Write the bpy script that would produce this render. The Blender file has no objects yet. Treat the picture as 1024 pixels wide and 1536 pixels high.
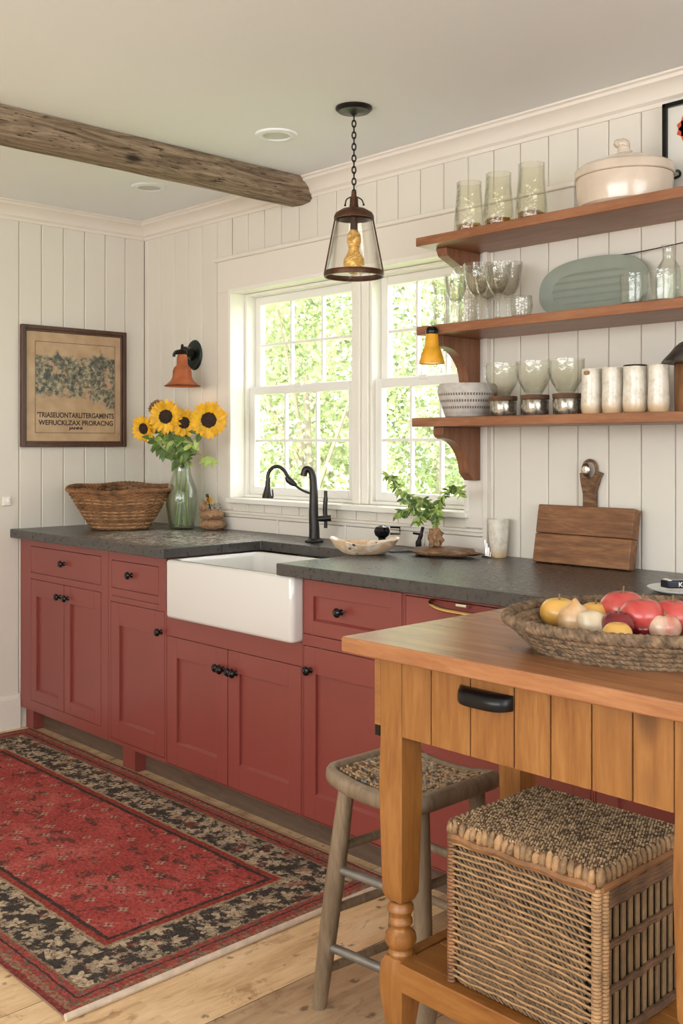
import bpy, math, random
from mathutils import Vector, Matrix, noise as mnoise
random.seed(7)
PI = math.pi
COL = bpy.context.scene.collection
V = Vector

# ---------------------------------------------------------------- camera
F = 1553.0; CAMH = 1.295
DV = V((-.7254, .6884, 0)).normalized(); RV = V((.6884, .7254, 0)).normalized()
cd = bpy.data.cameras.new('camera'); cam = bpy.data.objects.new('camera', cd); COL.objects.link(cam)
cam.location = (0, 0, CAMH)
cam.rotation_euler = DV.to_track_quat('-Z', 'Y').to_euler()
cd.sensor_fit = 'VERTICAL'; cd.sensor_height = 36; cd.lens = 36 * F / 1536
cd.shift_y = -100 / 1536; cd.clip_end = 200
bpy.context.scene.camera = cam

# ---------------------------------------------------------------- mesh kit
ROOT = {}
class MB:
    def __init__(s): s.v = []; s.f = []; s.m = []; s.mi = 0; s.M = Matrix.Identity(4)
    def add(s, vs, fs):
        k = len(s.v); M = s.M
        s.v += [tuple(M @ V(p)) for p in vs]
        for f in fs: s.f.append(tuple(i + k for i in f)); s.m.append(s.mi)
        return s
    def box(s, x0, x1, y0, y1, z0, z1):
        return s.add([(x0,y0,z0),(x1,y0,z0),(x1,y1,z0),(x0,y1,z0),(x0,y0,z1),(x1,y0,z1),(x1,y1,z1),(x0,y1,z1)],
                     [(0,3,2,1),(4,5,6,7),(0,1,5,4),(1,2,6,5),(2,3,7,6),(3,0,4,7)])
    def loft(s, loops, cap0=True, cap1=True, close=False):
        n = len(loops[0]); vs = [p for l in loops for p in l]; fs = []
        R = len(loops)
        for i in range(R if close else R - 1):
            a = i * n; b = ((i + 1) % R) * n
            for j in range(n):
                k = (j + 1) % n; fs.append((a + j, a + k, b + k, b + j))
        if not close:
            if cap0: fs.append(tuple(range(n - 1, -1, -1)))
            if cap1: fs.append(tuple((R - 1) * n + j for j in range(n)))
        return s.add(vs, fs)
    def lathe(s, prof, c=(0,0,0), n=32, sx=1, sy=1, wob=0, wn=5, cap0=True, cap1=True, rot=0):
        loops = []
        for (r, z) in prof:
            l = []
            for j in range(n):
                a = 2 * PI * j / n + rot; rr = r * (1 + wob * math.sin(wn * a))
                l.append((c[0] + rr * sx * math.cos(a), c[1] + rr * sy * math.sin(a), c[2] + z))
            loops.append(l)
        return s.loft(loops, cap0, cap1)
    def tube(s, pts, r, n=8, closed=False):
        pts = [V(p) for p in pts]; N = len(pts)
        rs = r if isinstance(r, (list, tuple)) else [r] * N
        def tan(i):
            if closed: return (pts[(i + 1) % N] - pts[i - 1]).normalized()
            return (pts[min(i + 1, N - 1)] - pts[max(i - 1, 0)]).normalized()
        t = tan(0); u = t.orthogonal().normalized(); loops = []
        for i in range(N):
            t2 = tan(i); q = t.rotation_difference(t2); u = q @ u; t = t2
            u = (u - t * u.dot(t)).normalized(); w = t.cross(u)
            loops.append([tuple(pts[i] + (u * math.cos(2*PI*j/n) + w * math.sin(2*PI*j/n)) * rs[i]) for j in range(n)])
        return s.loft(loops, close=closed)
    def prism(s, poly, axis, a0, a1):
        def P(p, a): return {'x': (a, p[0], p[1]), 'y': (p[0], a, p[1]), 'z': (p[0], p[1], a)}[axis]
        return s.loft([[P(p, a0) for p in poly], [P(p, a1) for p in poly]])
    def blob(s, c, r, n=16, m=10, amp=0, fr=3, seed=0, pw=1):
        r = (r, r, r) if isinstance(r, (int, float)) else r; loops = []; c = V(c)
        for i in range(m + 1):
            th = PI * i / m if 0 < i < m else (0.02 if i == 0 else PI - .02)
            l = []
            for j in range(n):
                ph = 2 * PI * j / n
                d = V((math.sin(th) * math.cos(ph), math.sin(th) * math.sin(ph), -math.cos(th)))
                k = 1 + (amp * mnoise.noise(d * fr + V((seed * 7.1, seed, 3))) if amp else 0)
                l.append(tuple(c + V((d.x * r[0], d.y * r[1], d.z * r[2])) * k))
            loops.append(l)
        return s.loft(loops)
    def torus(s, c, R, r, n=32, k=8, sx=1, sy=1):
        return s.tube([(c[0] + R * sx * math.cos(2*PI*i/n), c[1] + R * sy * math.sin(2*PI*i/n), c[2]) for i in range(n)], r, k, True)
    def rope(s, pts, R, r, strands=2, pitch=.03, n=5, closed=True, sub=5):
        pts = [V(p) for p in pts]; N = len(pts); P = []; T = []
        rng = N if closed else N - 1
        for i in range(rng):
            a = pts[i]; b = pts[(i + 1) % N]
            for k in range(sub): P.append(a.lerp(b, k / sub))
        L = sum((P[i] - P[i - 1]).length for i in range(1, len(P)))
        turns = max(1, round(L / pitch)); K = len(P)
        for q in range(strands):
            out = []
            for i in range(K):
                t = (P[(i + 1) % K] - P[i - 1]).normalized() if closed else (P[min(i+1,K-1)] - P[max(i-1,0)]).normalized()
                u = t.cross(V((0, 0, 1))); u = u.normalized() if u.length > 1e-3 else V((1, 0, 0)); w = t.cross(u)
                a = 2 * PI * (turns * i / K + q / strands)
                out.append(P[i] + (u * math.cos(a) + w * math.sin(a)) * R)
            s.tube(out, r, n, closed)
        return s
    def leaf(s, p, d, up, L, W, curl=.2, fold=.25, seg=4):
        p = V(p); d = V(d).normalized(); up = V(up); sd = d.cross(up)
        sd = sd.normalized() if sd.length > 1e-3 else d.orthogonal().normalized(); nn = sd.cross(d).normalized()
        vs = []; fs = []
        for i in range(seg + 1):
            t = i / seg; w = W * math.sin(PI * min(t * .93 + .06, 1)) ** .8
            if i == seg: w = W * .03
            c = p + d * L * t - nn * curl * L * t * t
            vs += [c - sd * w + nn * fold * w, c, c + sd * w + nn * fold * w]
        for i in range(seg):
            a = i * 3; fs += [(a, a+1, a+4, a+3), (a+1, a+2, a+5, a+4)]
        return s.add(vs, fs)
    def build(s, name, mats, parent=None, loc=None, bevel=0, seg=2, angle=35, label=None, subs=0):
        if not isinstance(mats, (list, tuple)): mats = [mats]
        off = V((0, 0, 0))
        if parent is not None: off = ROOT[parent.name]
        elif loc is not None: off = V(loc)
        me = bpy.data.meshes.new(name)
        me.from_pydata([(V(p) - off)[:] for p in s.v], [], s.f)
        for m in mats: me.materials.append(m)
        me.polygons.foreach_set('material_index', s.m)
        me.polygons.foreach_set('use_smooth', [True] * len(s.f))
        me.update(); me.set_sharp_from_angle(angle=math.radians(angle))
        o = bpy.data.objects.new(name, me); COL.objects.link(o)
        if parent is not None: o.parent = parent
        else: o.location = off
        ROOT[o.name] = off
        if bevel:
            b = o.modifiers.new('bevel', 'BEVEL'); b.width = bevel; b.segments = seg; b.limit_method = 'ANGLE'
            b.angle_limit = math.radians(40); b.harden_normals = True
        if subs:
            q = o.modifiers.new('sub', 'SUBSURF'); q.levels = subs; q.render_levels = subs
        if label: o['label'] = label
        return o
def tag(o, label, cat, group=None):
    o['label'] = label; o['category'] = cat
    if group: o['group'] = group
    return o
def thing(name, loc, label, cat, group=None):
    o = bpy.data.objects.new(name, None); COL.objects.link(o); o.location = loc; o.empty_display_size = .05
    ROOT[o.name] = V(loc); return tag(o, label, cat, group)
def struct(o): o['kind'] = 'structure'; return o
def copy_thing(o, loc, label=None, rz=None, parent=None):
    c = o.copy(); COL.objects.link(c)
    if parent is not None: c.parent = parent
    else:
        c.location = loc; ROOT[c.name] = V(loc)
        if label: c['label'] = label
        if rz is not None: c.rotation_euler = (0, 0, rz)
    for ch in list(o.children): copy_thing(ch, None, parent=c)
    return c
def rrect(x0, x1, y0, y1, r, z, n=5):
    out = []
    for (cx, cy, a0) in ((x1 - r, y1 - r, 0), (x0 + r, y1 - r, PI/2), (x0 + r, y0 + r, PI), (x1 - r, y0 + r, 1.5*PI)):
        for i in range(n + 1):
            a = a0 + PI / 2 * i / n; out.append((cx + r * math.cos(a), cy + r * math.sin(a), z))
    return out
def spline(pts, n=6):
    P = [V(p) for p in pts]; P = [P[0] * 2 - P[1]] + P + [P[-1] * 2 - P[-2]]; out = []
    for i in range(1, len(P) - 2):
        for k in range(n):
            t = k / n; a, b, c, d = P[i-1:i+3]
            out.append(.5 * ((2*b) + (c - a)*t + (2*a - 5*b + 4*c - d)*t*t + (3*b - a - 3*c + d)*t**3))
    out.append(P[-2]); return out

# ---------------------------------------------------------------- materials
class G:
    def __init__(s, name):
        s.m = bpy.data.materials.new(name); s.m.use_nodes = True; s.t = s.m.node_tree
        s.t.nodes.clear(); s.out = s.t.nodes.new('ShaderNodeOutputMaterial')
        s.b = s.t.nodes.new('ShaderNodeBsdfPrincipled'); s.t.links.new(s.b.outputs[0], s.out.inputs[0])
        s.co = s.t.nodes.new('ShaderNodeTexCoord').outputs['Object']
    def put(s, sock, v):
        if isinstance(v, bpy.types.NodeSocket): s.t.links.new(v, sock)
        elif v is not None:
            if isinstance(v, (tuple, list)) and sock.type == 'RGBA' and len(v) == 3: v = (*v, 1)
            sock.default_value = v
    def set(s, **k):
        for a, v in k.items(): s.put(s.b.inputs[a.replace('_', ' ')], v)
        return s
    def math(s, op, a, b=None, c=None):
        n = s.t.nodes.new('ShaderNodeMath'); n.operation = op
        for i, x in enumerate((a, b, c)):
            if x is not None: s.put(n.inputs[i], x)
        return n.outputs[0]
    def vm(s, op, a, b=None):
        n = s.t.nodes.new('ShaderNodeVectorMath'); n.operation = op; s.put(n.inputs[0], a)
        if b is not None: s.put(n.inputs[1], b)
        return n.outputs['Value'] if op in ('LENGTH', 'DISTANCE') else n.outputs[0]
    def sep(s, v):
        n = s.t.nodes.new('ShaderNodeSeparateXYZ'); s.put(n.inputs[0], v); return n.outputs
    def comb(s, x, y, z):
        n = s.t.nodes.new('ShaderNodeCombineXYZ')
        for i, q in enumerate((x, y, z)): s.put(n.inputs[i], q)
        return n.outputs[0]
    def mul(s, v, k): return s.vm('MULTIPLY', v, k)
    def noise(s, v, scale=5, detail=4, rough=.55, dist=0):
        n = s.t.nodes.new('ShaderNodeTexNoise'); s.put(n.inputs['Vector'], v); n.inputs['Scale'].default_value = scale
        n.inputs['Detail'].default_value = detail; n.inputs['Roughness'].default_value = rough; n.inputs['Distortion'].default_value = dist
        return n.outputs['Fac']
    def white(s, v):
        n = s.t.nodes.new('ShaderNodeTexWhiteNoise'); s.put(n.inputs['Vector'], v); return n.outputs['Value']
    def vor(s, v, scale=5, rnd=1, feat='F1'):
        n = s.t.nodes.new('ShaderNodeTexVoronoi'); n.feature = feat; s.put(n.inputs['Vector'], v)
        n.inputs['Scale'].default_value = scale; n.inputs['Randomness'].default_value = rnd; return n.outputs
    def ramp(s, f, stops, interp='LINEAR'):
        n = s.t.nodes.new('ShaderNodeValToRGB'); s.put(n.inputs[0], f); r = n.color_ramp; r.interpolation = interp
        while len(r.elements) < len(stops): r.elements.new(.5)
        for e, (p, c) in zip(r.elements, stops):
            e.position = p; e.color = (c, c, c, 1) if isinstance(c, (int, float)) else (*c, 1)
        return n.outputs[0]
    def mix(s, f, a, b, mode='MIX'):
        n = s.t.nodes.new('ShaderNodeMix'); n.data_type = 'RGBA'; n.blend_type = mode
        s.put(n.inputs[0], f); s.put(n.inputs[6], a); s.put(n.inputs[7], b); return n.outputs[2]
    def step(s, f, lo, hi):
        n = s.t.nodes.new('ShaderNodeMapRange'); n.interpolation_type = 'SMOOTHSTEP'; s.put(n.inputs[0], f)
        s.put(n.inputs[1], lo); s.put(n.inputs[2], hi); return n.outputs[0]
    def bump(s, h, strength=.3, dist=.01):
        n = s.t.nodes.new('ShaderNodeBump'); s.put(n.inputs['Height'], h); n.inputs['Strength'].default_value = strength
        n.inputs['Distance'].default_value = dist; s.put(s.b.inputs['Normal'], n.outputs[0]); return s
def plain(name, c, rough=.5, metal=0, var=0, vs=8, bump=0, bs=60, **k):
    g = G(name); col = c
    if var:
        f = g.noise(g.co, vs, 5)
        col = g.ramp(f, [(.3, tuple(x * (1 - var) for x in c)), (.7, tuple(min(1, x * (1 + var)) for x in c))])
    g.set(Base_Color=col, Roughness=rough, Metallic=metal, **k)
    if bump: g.bump(g.noise(g.co, bs, 4), bump, .004)
    return g.m
def wood(name, dark, mid, light, axis='x', scale=6, stretch=9, rough=.5, bump=.15, knots=0, coat=0, spec=.5):
    g = G(name); k = {'x': (1, stretch, stretch), 'y': (stretch, 1, stretch), 'z': (stretch, stretch, 1)}[axis]
    v = g.mul(g.co, k); f = g.noise(v, scale, 6, .6, .6); f2 = g.noise(v, scale * 5, 4, .6)
    big = g.noise(g.co, 3.1, 3)
    t = g.math('ADD', g.math('MULTIPLY', f, .7), g.math('MULTIPLY', f2, .3))
    c = g.ramp(t, [(.3, dark), (.5, mid), (.68, light)])
    c = g.mix(g.step(big, .35, .7), c, g.mix(.35, c, light))
    if knots:
        kk = g.vor(g.mul(g.co, tuple(.45 if q == 1 else 1 for q in k)), knots)[0]
        c = g.mix(g.math('MULTIPLY', g.step(kk, .17, .07), .8), c, tuple(x * .5 for x in dark))
    g.set(Base_Color=c, Roughness=rough, Coat_Weight=coat, Coat_Roughness=.25, Specular_IOR_Level=spec)
    g.bump(f2, bump, .004); return g.m
def glass(name, tint=(1, 1, 1), spec=1.0, ior=1.45, rough=.02, ripple=0):
    g = G(name); t = g.t.nodes
    tr = t.new('ShaderNodeBsdfTransparent'); tr.inputs[0].default_value = (*tint, 1)
    gl = t.new('ShaderNodeBsdfGlossy'); gl.inputs['Roughness'].default_value = rough; gl.inputs[0].default_value = (spec, spec, spec, 1)
    fr = t.new('ShaderNodeLayerWeight'); mx = t.new('ShaderNodeMixShader')
    fac = g.math('ADD', ((ior - 1) / (ior + 1)) ** 2, g.math('MULTIPLY', g.math('POWER', fr.outputs['Facing'], 2.6), (ior - 1) * 1.5))
    if ior > 1.35: g.put(tr.inputs[0], g.mix(g.math('POWER', fr.outputs['Facing'], 3), tint, tuple(q * .5 for q in tint)))
    if ripple:
        bp = t.new('ShaderNodeBump'); bp.inputs['Strength'].default_value = ripple; bp.inputs['Distance'].default_value = .01
        g.put(bp.inputs['Height'], g.noise(g.co, 45, 2)); g.put(gl.inputs['Normal'], bp.outputs[0]); g.put(fr.inputs['Normal'], bp.outputs[0])
    g.put(mx.inputs[0], fac); g.put(mx.inputs[1], tr.outputs[0]); g.put(mx.inputs[2], gl.outputs[0])
    g.put(g.out.inputs[0], mx.outputs[0]); t.remove(g.b); return g.m
def emit(name, c, st, base=(.8, .6, .3)):
    g = G(name); g.set(Base_Color=base, Emission_Color=c, Emission_Strength=st, Roughness=.2); return g.m

M = {}
M['wall'] = plain('wall_paint', (.74, .69, .60), .55, var=.02, vs=3, bump=.05, bs=30)
M['groove'] = plain('groove', (.5, .42, .33), .7)
M['ceil'] = plain('ceiling_paint', (.84, .865, .87), .85, bump=.06, bs=120)
M['trim'] = plain('trim_paint', (.80, .735, .65), .4)
M['wtrim'] = plain('window_trim_paint', (.86, .82, .74), .35)
M['sash'] = plain('sash_paint', (.84, .82, .77), .3)
g = G('cabinet_paint'); f = g.noise(g.co, 2.5, 3)
g.set(Base_Color=g.ramp(f, [(.3, (.222, .045, .036)), (.7, (.25, .054, .043))]), Roughness=.34, Specular_IOR_Level=.6)
g.bump(g.noise(g.co, 220, 2), .06, .002); M['red'] = g.m
M['black'] = plain('black_metal', (.014, .013, .013), .28, .6)
M['knob'] = plain('knob_enamel', (.008, .008, .009), .12, .3)
M['bronze'] = plain('oil_rubbed_bronze', (.035, .03, .028), .33, .7, var=.3, vs=30)
M['steel'] = plain('brushed_steel', (.25, .235, .215), .4, .7, var=.15, vs=20)
M['rust'] = plain('aged_copper_brown', (.085, .036, .018), .45, .6, var=.5, vs=25)
M['porcelain'] = plain('fireclay', (.70, .67, .63), .08, Coat_Weight=.5, Coat_Roughness=.05)
# dark stone worktop with a worn speckled patch
g = G('soapstone'); n1 = g.noise(g.co, 60, 5, .7); n2 = g.noise(g.co, 4, 4)
c = g.ramp(n1, [(.3, (.035, .033, .03)), (.6, (.062, .058, .053)), (.8, (.10, .095, .088))])
c = g.mix(g.step(n2, .35, .75), c, g.mix(.5, c, (.085, .062, .05)))
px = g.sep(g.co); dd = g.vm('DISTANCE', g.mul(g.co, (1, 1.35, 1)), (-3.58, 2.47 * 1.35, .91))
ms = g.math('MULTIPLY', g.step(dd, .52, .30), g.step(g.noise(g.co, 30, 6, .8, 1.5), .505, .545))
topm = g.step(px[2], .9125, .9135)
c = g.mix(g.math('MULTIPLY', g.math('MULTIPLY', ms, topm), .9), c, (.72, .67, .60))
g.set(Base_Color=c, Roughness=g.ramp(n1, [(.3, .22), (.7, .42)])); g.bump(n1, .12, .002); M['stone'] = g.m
M['beam'] = None
g = G('weathered_beam'); v = g.mul(g.co, (9, 1, 9)); a = g.noise(v, 3.2, 8, .65, 1.2); b = g.noise(v, 14, 6, .7); kn = g.vor(g.mul(g.co, (3, 1.3, 3)), 2.1)[0]
c = g.ramp(a, [(.26, (.06, .035, .02)), (.42, (.20, .135, .085)), (.58, (.37, .27, .18)), (.76, (.55, .43, .31))])
c = g.mix(g.step(b, .44, .36), c, (.05, .03, .018)); c = g.mix(g.step(kn, .14, .05), c, (.03, .018, .01))
g.set(Base_Color=c, Roughness=.85); g.bump(g.math('ADD', a, g.math('MULTIPLY', b, .6)), .7, .02); M['beam'] = g.m
M['shelf'] = wood('shelf_wood', (.155, .057, .024), (.265, .105, .047), (.37, .165, .08), 'x', 5, 10, .38, .08, spec=.4)
M['bracket'] = wood('bracket_wood', (.13, .048, .02), (.22, .085, .038), (.30, .125, .06), 'z', 5, 8, .4, .08)
M['pine'] = wood('table_pine', (.16, .052, .010), (.26, .098, .020), (.35, .155, .040), 'z', 4, 9, .38, .08, knots=5)
M['pinex'] = wood('rail_pine', (.16, .052, .010), (.26, .098, .020), (.35, .155, .040), 'x', 4, 9, .38, .08, knots=4)
M['tabletop'] = wood('table_top_wood', (.19, .066, .025), (.33, .13, .050), (.43, .195, .085), 'x', 4, 9, .27, .06, knots=4)
M['stoolwood'] = wood('grey_brown_wood', (.11, .072, .042), (.20, .14, .085), (.30, .22, .145), 'z', 5, 8, .45, .15)
M['rushlight'] = plain('seagrass_light', (.36, .235, .125), .8, var=.35, vs=60, bump=.4, bs=200)
M['rushdark'] = plain('seagrass_dark', (.12, .068, .033), .85, var=.4, vs=60)
M['wick'] = plain('wicker_tan', (.34, .195, .088), .6, var=.35, vs=30, bump=.3, bs=160)
M['wickd'] = plain('wicker_brown', (.12, .06, .028), .65, var=.4, vs=30, bump=.3, bs=160)
M['wickt'] = plain('wicker_light', (.36, .19, .08), .55, var=.5, vs=30, bump=.3, bs=160)
M['wickb'] = plain('wicker_chestnut', (.21, .092, .032), .55, var=.5, vs=22, bump=.3, bs=160)
M['dark'] = plain('dark_inside', (.02, .013, .008), .9)
M['board'] = wood('walnut_block', (.065, .024, .010), (.20, .082, .030), (.36, .175, .075), 'x', 5, 8, .55, .3, knots=3)
M['kick'] = wood('toe_board', (.06, .035, .022), (.11, .068, .045), (.16, .105, .07), 'x', 5, 9, .5, .15)
M['clear'] = glass('clear_glass', (.97, .978, .96), ior=1.5, ripple=.12)
M['smoke'] = glass('smoke_ribbed_glass', (.93, .925, .90), ior=1.6, rough=.06, ripple=.5)
M['greeng'] = glass('green_tinted_glass', (.965, .965, .915), ior=1.5, ripple=.3)
M['pgreen'] = glass('pale_green_glass', (.975, .98, .95), ior=1.5, ripple=.3)
M['pane'] = glass('window_pane', (.98, .99, .98), ior=1.3)
M['water'] = glass('water', (.95, .97, .93), ior=1.12)
M['amber'] = glass('amber_glass', (.75, .5, .12), ior=1.5, ripple=.6)
M['petal'] = plain('sunflower_petal', (.86, .43, .008), .5, var=.25, vs=30, Subsurface_Weight=.1)
M['disk'] = plain('sunflower_disk', (.035, .014, .008), .8, var=.6, vs=120, bump=.8, bs=300)
M['leaf'] = plain('leaf_green', (.085, .155, .03), .42, var=.4, vs=25, Subsurface_Weight=.05)
M['leafl'] = plain('leaf_light', (.33, .44, .09), .42, var=.4, vs=25, Subsurface_Weight=.05)
M['stem'] = plain('stem_green', (.27, .34, .14), .5, var=.2)
M['twig'] = plain('twig', (.20, .15, .07), .6)
M['cream'] = plain('cream_stoneware', (.66, .545, .43), .22, var=.10, vs=14, Coat_Weight=.6, Coat_Roughness=.12, bump=.1, bs=25)
M['sage'] = plain('sage_platter', (.27, .30, .245), .35, var=.08, vs=6)
g = G('amber_bulb'); n = g.noise(g.mul(g.co, (1, 1, 2)), 45, 5, .7, 1)
g.set(Base_Color=g.ramp(n, [(.35, (.32, .13, .015)), (.5, (.72, .38, .06)), (.65, (.95, .75, .35))]), Roughness=.2, Metallic=.3, Emission_Color=(1, .55, .12), Emission_Strength=.12); g.bump(n, .5, .004); M['bulb'] = g.m
M['brass'] = plain('brass', (.75, .50, .22), .25, 1)
M['silver'] = plain('silver', (.75, .72, .66), .18, 1)
g = G('mercury_glass'); n = g.noise(g.mul(g.co, (1, 1, .5)), 60, 5, .7)
g.set(Base_Color=g.ramp(n, [(.35, (.09, .07, .05)), (.6, (.55, .52, .45))]), Metallic=.85, Roughness=.2); M['mercury'] = g.m
g = G('glazed_white_cylinder'); n = g.noise(g.co, 30, 6, .7); z = g.sep(g.co)[2]
c = g.ramp(n, [(.3, (.50, .42, .31)), (.5, (.72, .66, .55)), (.7, (.80, .76, .68))])
c = g.mix(g.step(z, .045, .005), c, (.62, .44, .26))
g.set(Base_Color=c, Roughness=.25, Coat_Weight=.4, Coat_Roughness=.1); g.bump(g.noise(g.co, 55, 5), .5, .004); M['glaze'] = g.m
g = G('stone_cork'); n = g.noise(g.co, 70, 5, .75)
g.set(Base_Color=g.ramp(n, [(.3, (.16, .075, .03)), (.5, (.40, .22, .11)), (.75, (.62, .43, .26))]), Roughness=.8); g.bump(n, 1.0, .01); M['cork'] = g.m
g = G('fossil_bowl'); n = g.noise(g.co, 16, 4, .6, .8); n2 = g.vor(g.co, 34)[0]
c = g.ramp(n, [(.35, (.72, .58, .42)), (.5, (.66, .42, .22)), (.62, (.80, .70, .58))])
c = g.mix(g.math('MULTIPLY', g.step(n2, .28, .16), g.step(g.noise(g.co, 9, 2), .5, .6)), c, (.12, .07, .04))
g.set(Base_Color=c, Roughness=.35, Coat_Weight=.3); M['fossil'] = g.m
g = G('driftwood'); n = g.noise(g.mul(g.co, (2, 7, 7)), 9, 6, .7, .8)
g.set(Base_Color=g.ramp(n, [(.3, (.06, .028, .014)), (.5, (.20, .10, .045)), (.72, (.40, .24, .12))]), Roughness=.65); g.bump(n, .7, .01); M['drift'] = g.m
# grey bowl with punched bands
g = G('banded_bowl'); p = g.sep(g.co); an = g.math('ARCTAN2', p[1], p[0])
sw = g.math('ABSOLUTE', g.math('SUBTRACT', g.math('FRACT', g.math('MULTIPLY', p[2], 46)), .5))
dots = g.math('GREATER_THAN', g.math('SINE', g.math('MULTIPLY', an, 64)), -.35)
msk = g.math('MULTIPLY', g.math('MULTIPLY', g.step(sw, .24, .14), dots), g.math('MULTIPLY', g.math('GREATER_THAN', p[2], .014), g.math('LESS_THAN', p[2], .088)))
g.set(Base_Color=g.mix(msk, g.ramp(g.noise(g.co, 50, 4), [(.3, (.43, .39, .35)), (.7, (.56, .52, .47))]), (.13, .11, .09)), Roughness=.7)
g.bump(msk, -.5, .004); M['banded'] = g.m
# bell shade copper paint
g = G('terracotta_shade'); n = g.noise(g.co, 20, 5); z = g.sep(g.co)[2]
g.set(Base_Color=g.ramp(n, [(.3, (.36, .085, .03)), (.7, (.50, .15, .055))]), Roughness=.4, Metallic=.25); M['terra'] = g.m
M['yshade'] = plain('mustard_shade', (.75, .36, .02), .45, var=.2, vs=30)
M['shadein'] = emit('shade_inside', (1, .85, .6), .25, (.85, .75, .55))
M['greenblk'] = plain('dark_green_metal', (.022, .030, .024), .4, .4)
# floor planks
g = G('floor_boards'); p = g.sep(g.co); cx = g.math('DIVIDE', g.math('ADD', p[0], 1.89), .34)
idx = g.math('FLOOR', cx); yy = g.math('ADD', p[1], g.math('MULTIPLY', g.white(g.comb(idx, 3, 0)), 3)); jy = g.math('FLOOR', g.math('DIVIDE', yy, 1.7))
rnd = g.white(g.comb(idx, jy, 1)); v = g.comb(g.math('MULTIPLY', p[0], 7), g.math('ADD', p[1], g.math('MULTIPLY', rnd, 9)), rnd)
n1 = g.noise(v, 2.2, 6, .6, .8); n2 = g.noise(v, 14, 5, .65)
nn = g.math('ADD', g.math('MULTIPLY', n1, .65), g.math('MULTIPLY', n2, .35))
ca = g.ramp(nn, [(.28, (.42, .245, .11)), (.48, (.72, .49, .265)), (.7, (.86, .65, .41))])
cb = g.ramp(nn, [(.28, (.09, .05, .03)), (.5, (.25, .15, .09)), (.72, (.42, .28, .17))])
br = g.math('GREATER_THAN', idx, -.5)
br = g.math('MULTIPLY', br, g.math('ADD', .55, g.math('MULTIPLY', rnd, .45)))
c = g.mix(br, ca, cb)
ca = g.mix(g.math('MULTIPLY', g.step(g.noise(g.mul(g.co, (1.6, 1, 1)), 9, 6, .75, 1.0), .54, .64), .6), ca, (.34, .17, .07))
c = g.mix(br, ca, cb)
spk = g.math('MULTIPLY', g.step(g.vor(g.mul(g.co, (1.6, 1, 1)), 11)[0], .22, .10), g.step(g.noise(g.co, 30, 4), .48, .56))
c = g.mix(g.math('MULTIPLY', spk, .8), c, (.10, .05, .025))
fx = g.math('ABSOLUTE', g.math('SUBTRACT', g.math('FRACT', cx), .5)); gap = g.step(fx, .494, .499)
c = g.mix(gap, c, (.05, .03, .02))
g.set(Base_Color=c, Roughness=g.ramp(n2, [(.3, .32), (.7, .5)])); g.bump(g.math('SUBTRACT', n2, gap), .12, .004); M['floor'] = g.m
# rug
HX, HY = 1.14, .5325
g = G('oriental_rug'); p = g.sep(g.co); wob = g.math('MULTIPLY', g.math('SUBTRACT', g.noise(g.co, 45, 3), .5), .016)
ax = g.math('SUBTRACT', HX, g.math('ABSOLUTE', p[0])); ay = g.math('SUBTRACT', HY, g.math('ABSOLUTE', p[1]))
d = g.math('ADD', g.math('MINIMUM', ax, ay), wob)
def flower(scale, rn, rad, k, lobes=4):
    vo = g.vor(g.comb(p[0], p[1], 0), scale, rn); dl = g.sep(g.vm('SUBTRACT', g.comb(p[0], p[1], 0), vo['Position'] if 'Position' in vo else vo[2]))
    r = g.math('SQRT', g.math('ADD', g.math('MULTIPLY', dl[0], dl[0]), g.math('MULTIPLY', dl[1], dl[1])))
    th = g.math('ARCTAN2', dl[1], dl[0])
    rr = g.math('MULTIPLY', rad, g.math('ADD', 1 - k, g.math('MULTIPLY', k, g.math('COSINE', g.math('MULTIPLY', th, lobes)))))
    rr = g.math('ADD', rr, g.math('MULTIPLY', wob, .6))
    return g.step(g.math('SUBTRACT', r, rr), .003, -.001), r
wear = g.math('ADD', g.math('MULTIPLY', g.noise(g.co, 5, 4), .7), g.math('MULTIPLY', g.noise(g.co, 75, 3, .7), .3)); fine = g.noise(g.mul(g.co, (1, 1, 1)), 95, 4, .8); weave = g.noise(g.mul(g.co, (1, 2.2, 1)), 210, 2)
field = g.ramp(wear, [(.3, (.34, .040, .038)), (.5, (.50, .070, .062)), (.7, (.66, .17, .14))])
f1, r1 = flower(10, .75, .016, .3); f2, r2 = flower(14, .7, .013, .4)
dk = g.math('MULTIPLY', g.step(g.noise(g.mul(g.co, (1, 1.5, 1)), 16, 5, .7, .6), .535, .60), .75)
field = g.mix(dk, field, (.05, .035, .03))
field = g.mix(g.math('MULTIPLY', g.math('MULTIPLY', f1, g.step(g.noise(g.co, 24, 4), .36, .5)), .85), field, (.50, .36, .25)); field = g.mix(g.math('MULTIPLY', g.step(r1, .006, .003), 1), field, (.25, .03, .03))
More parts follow.
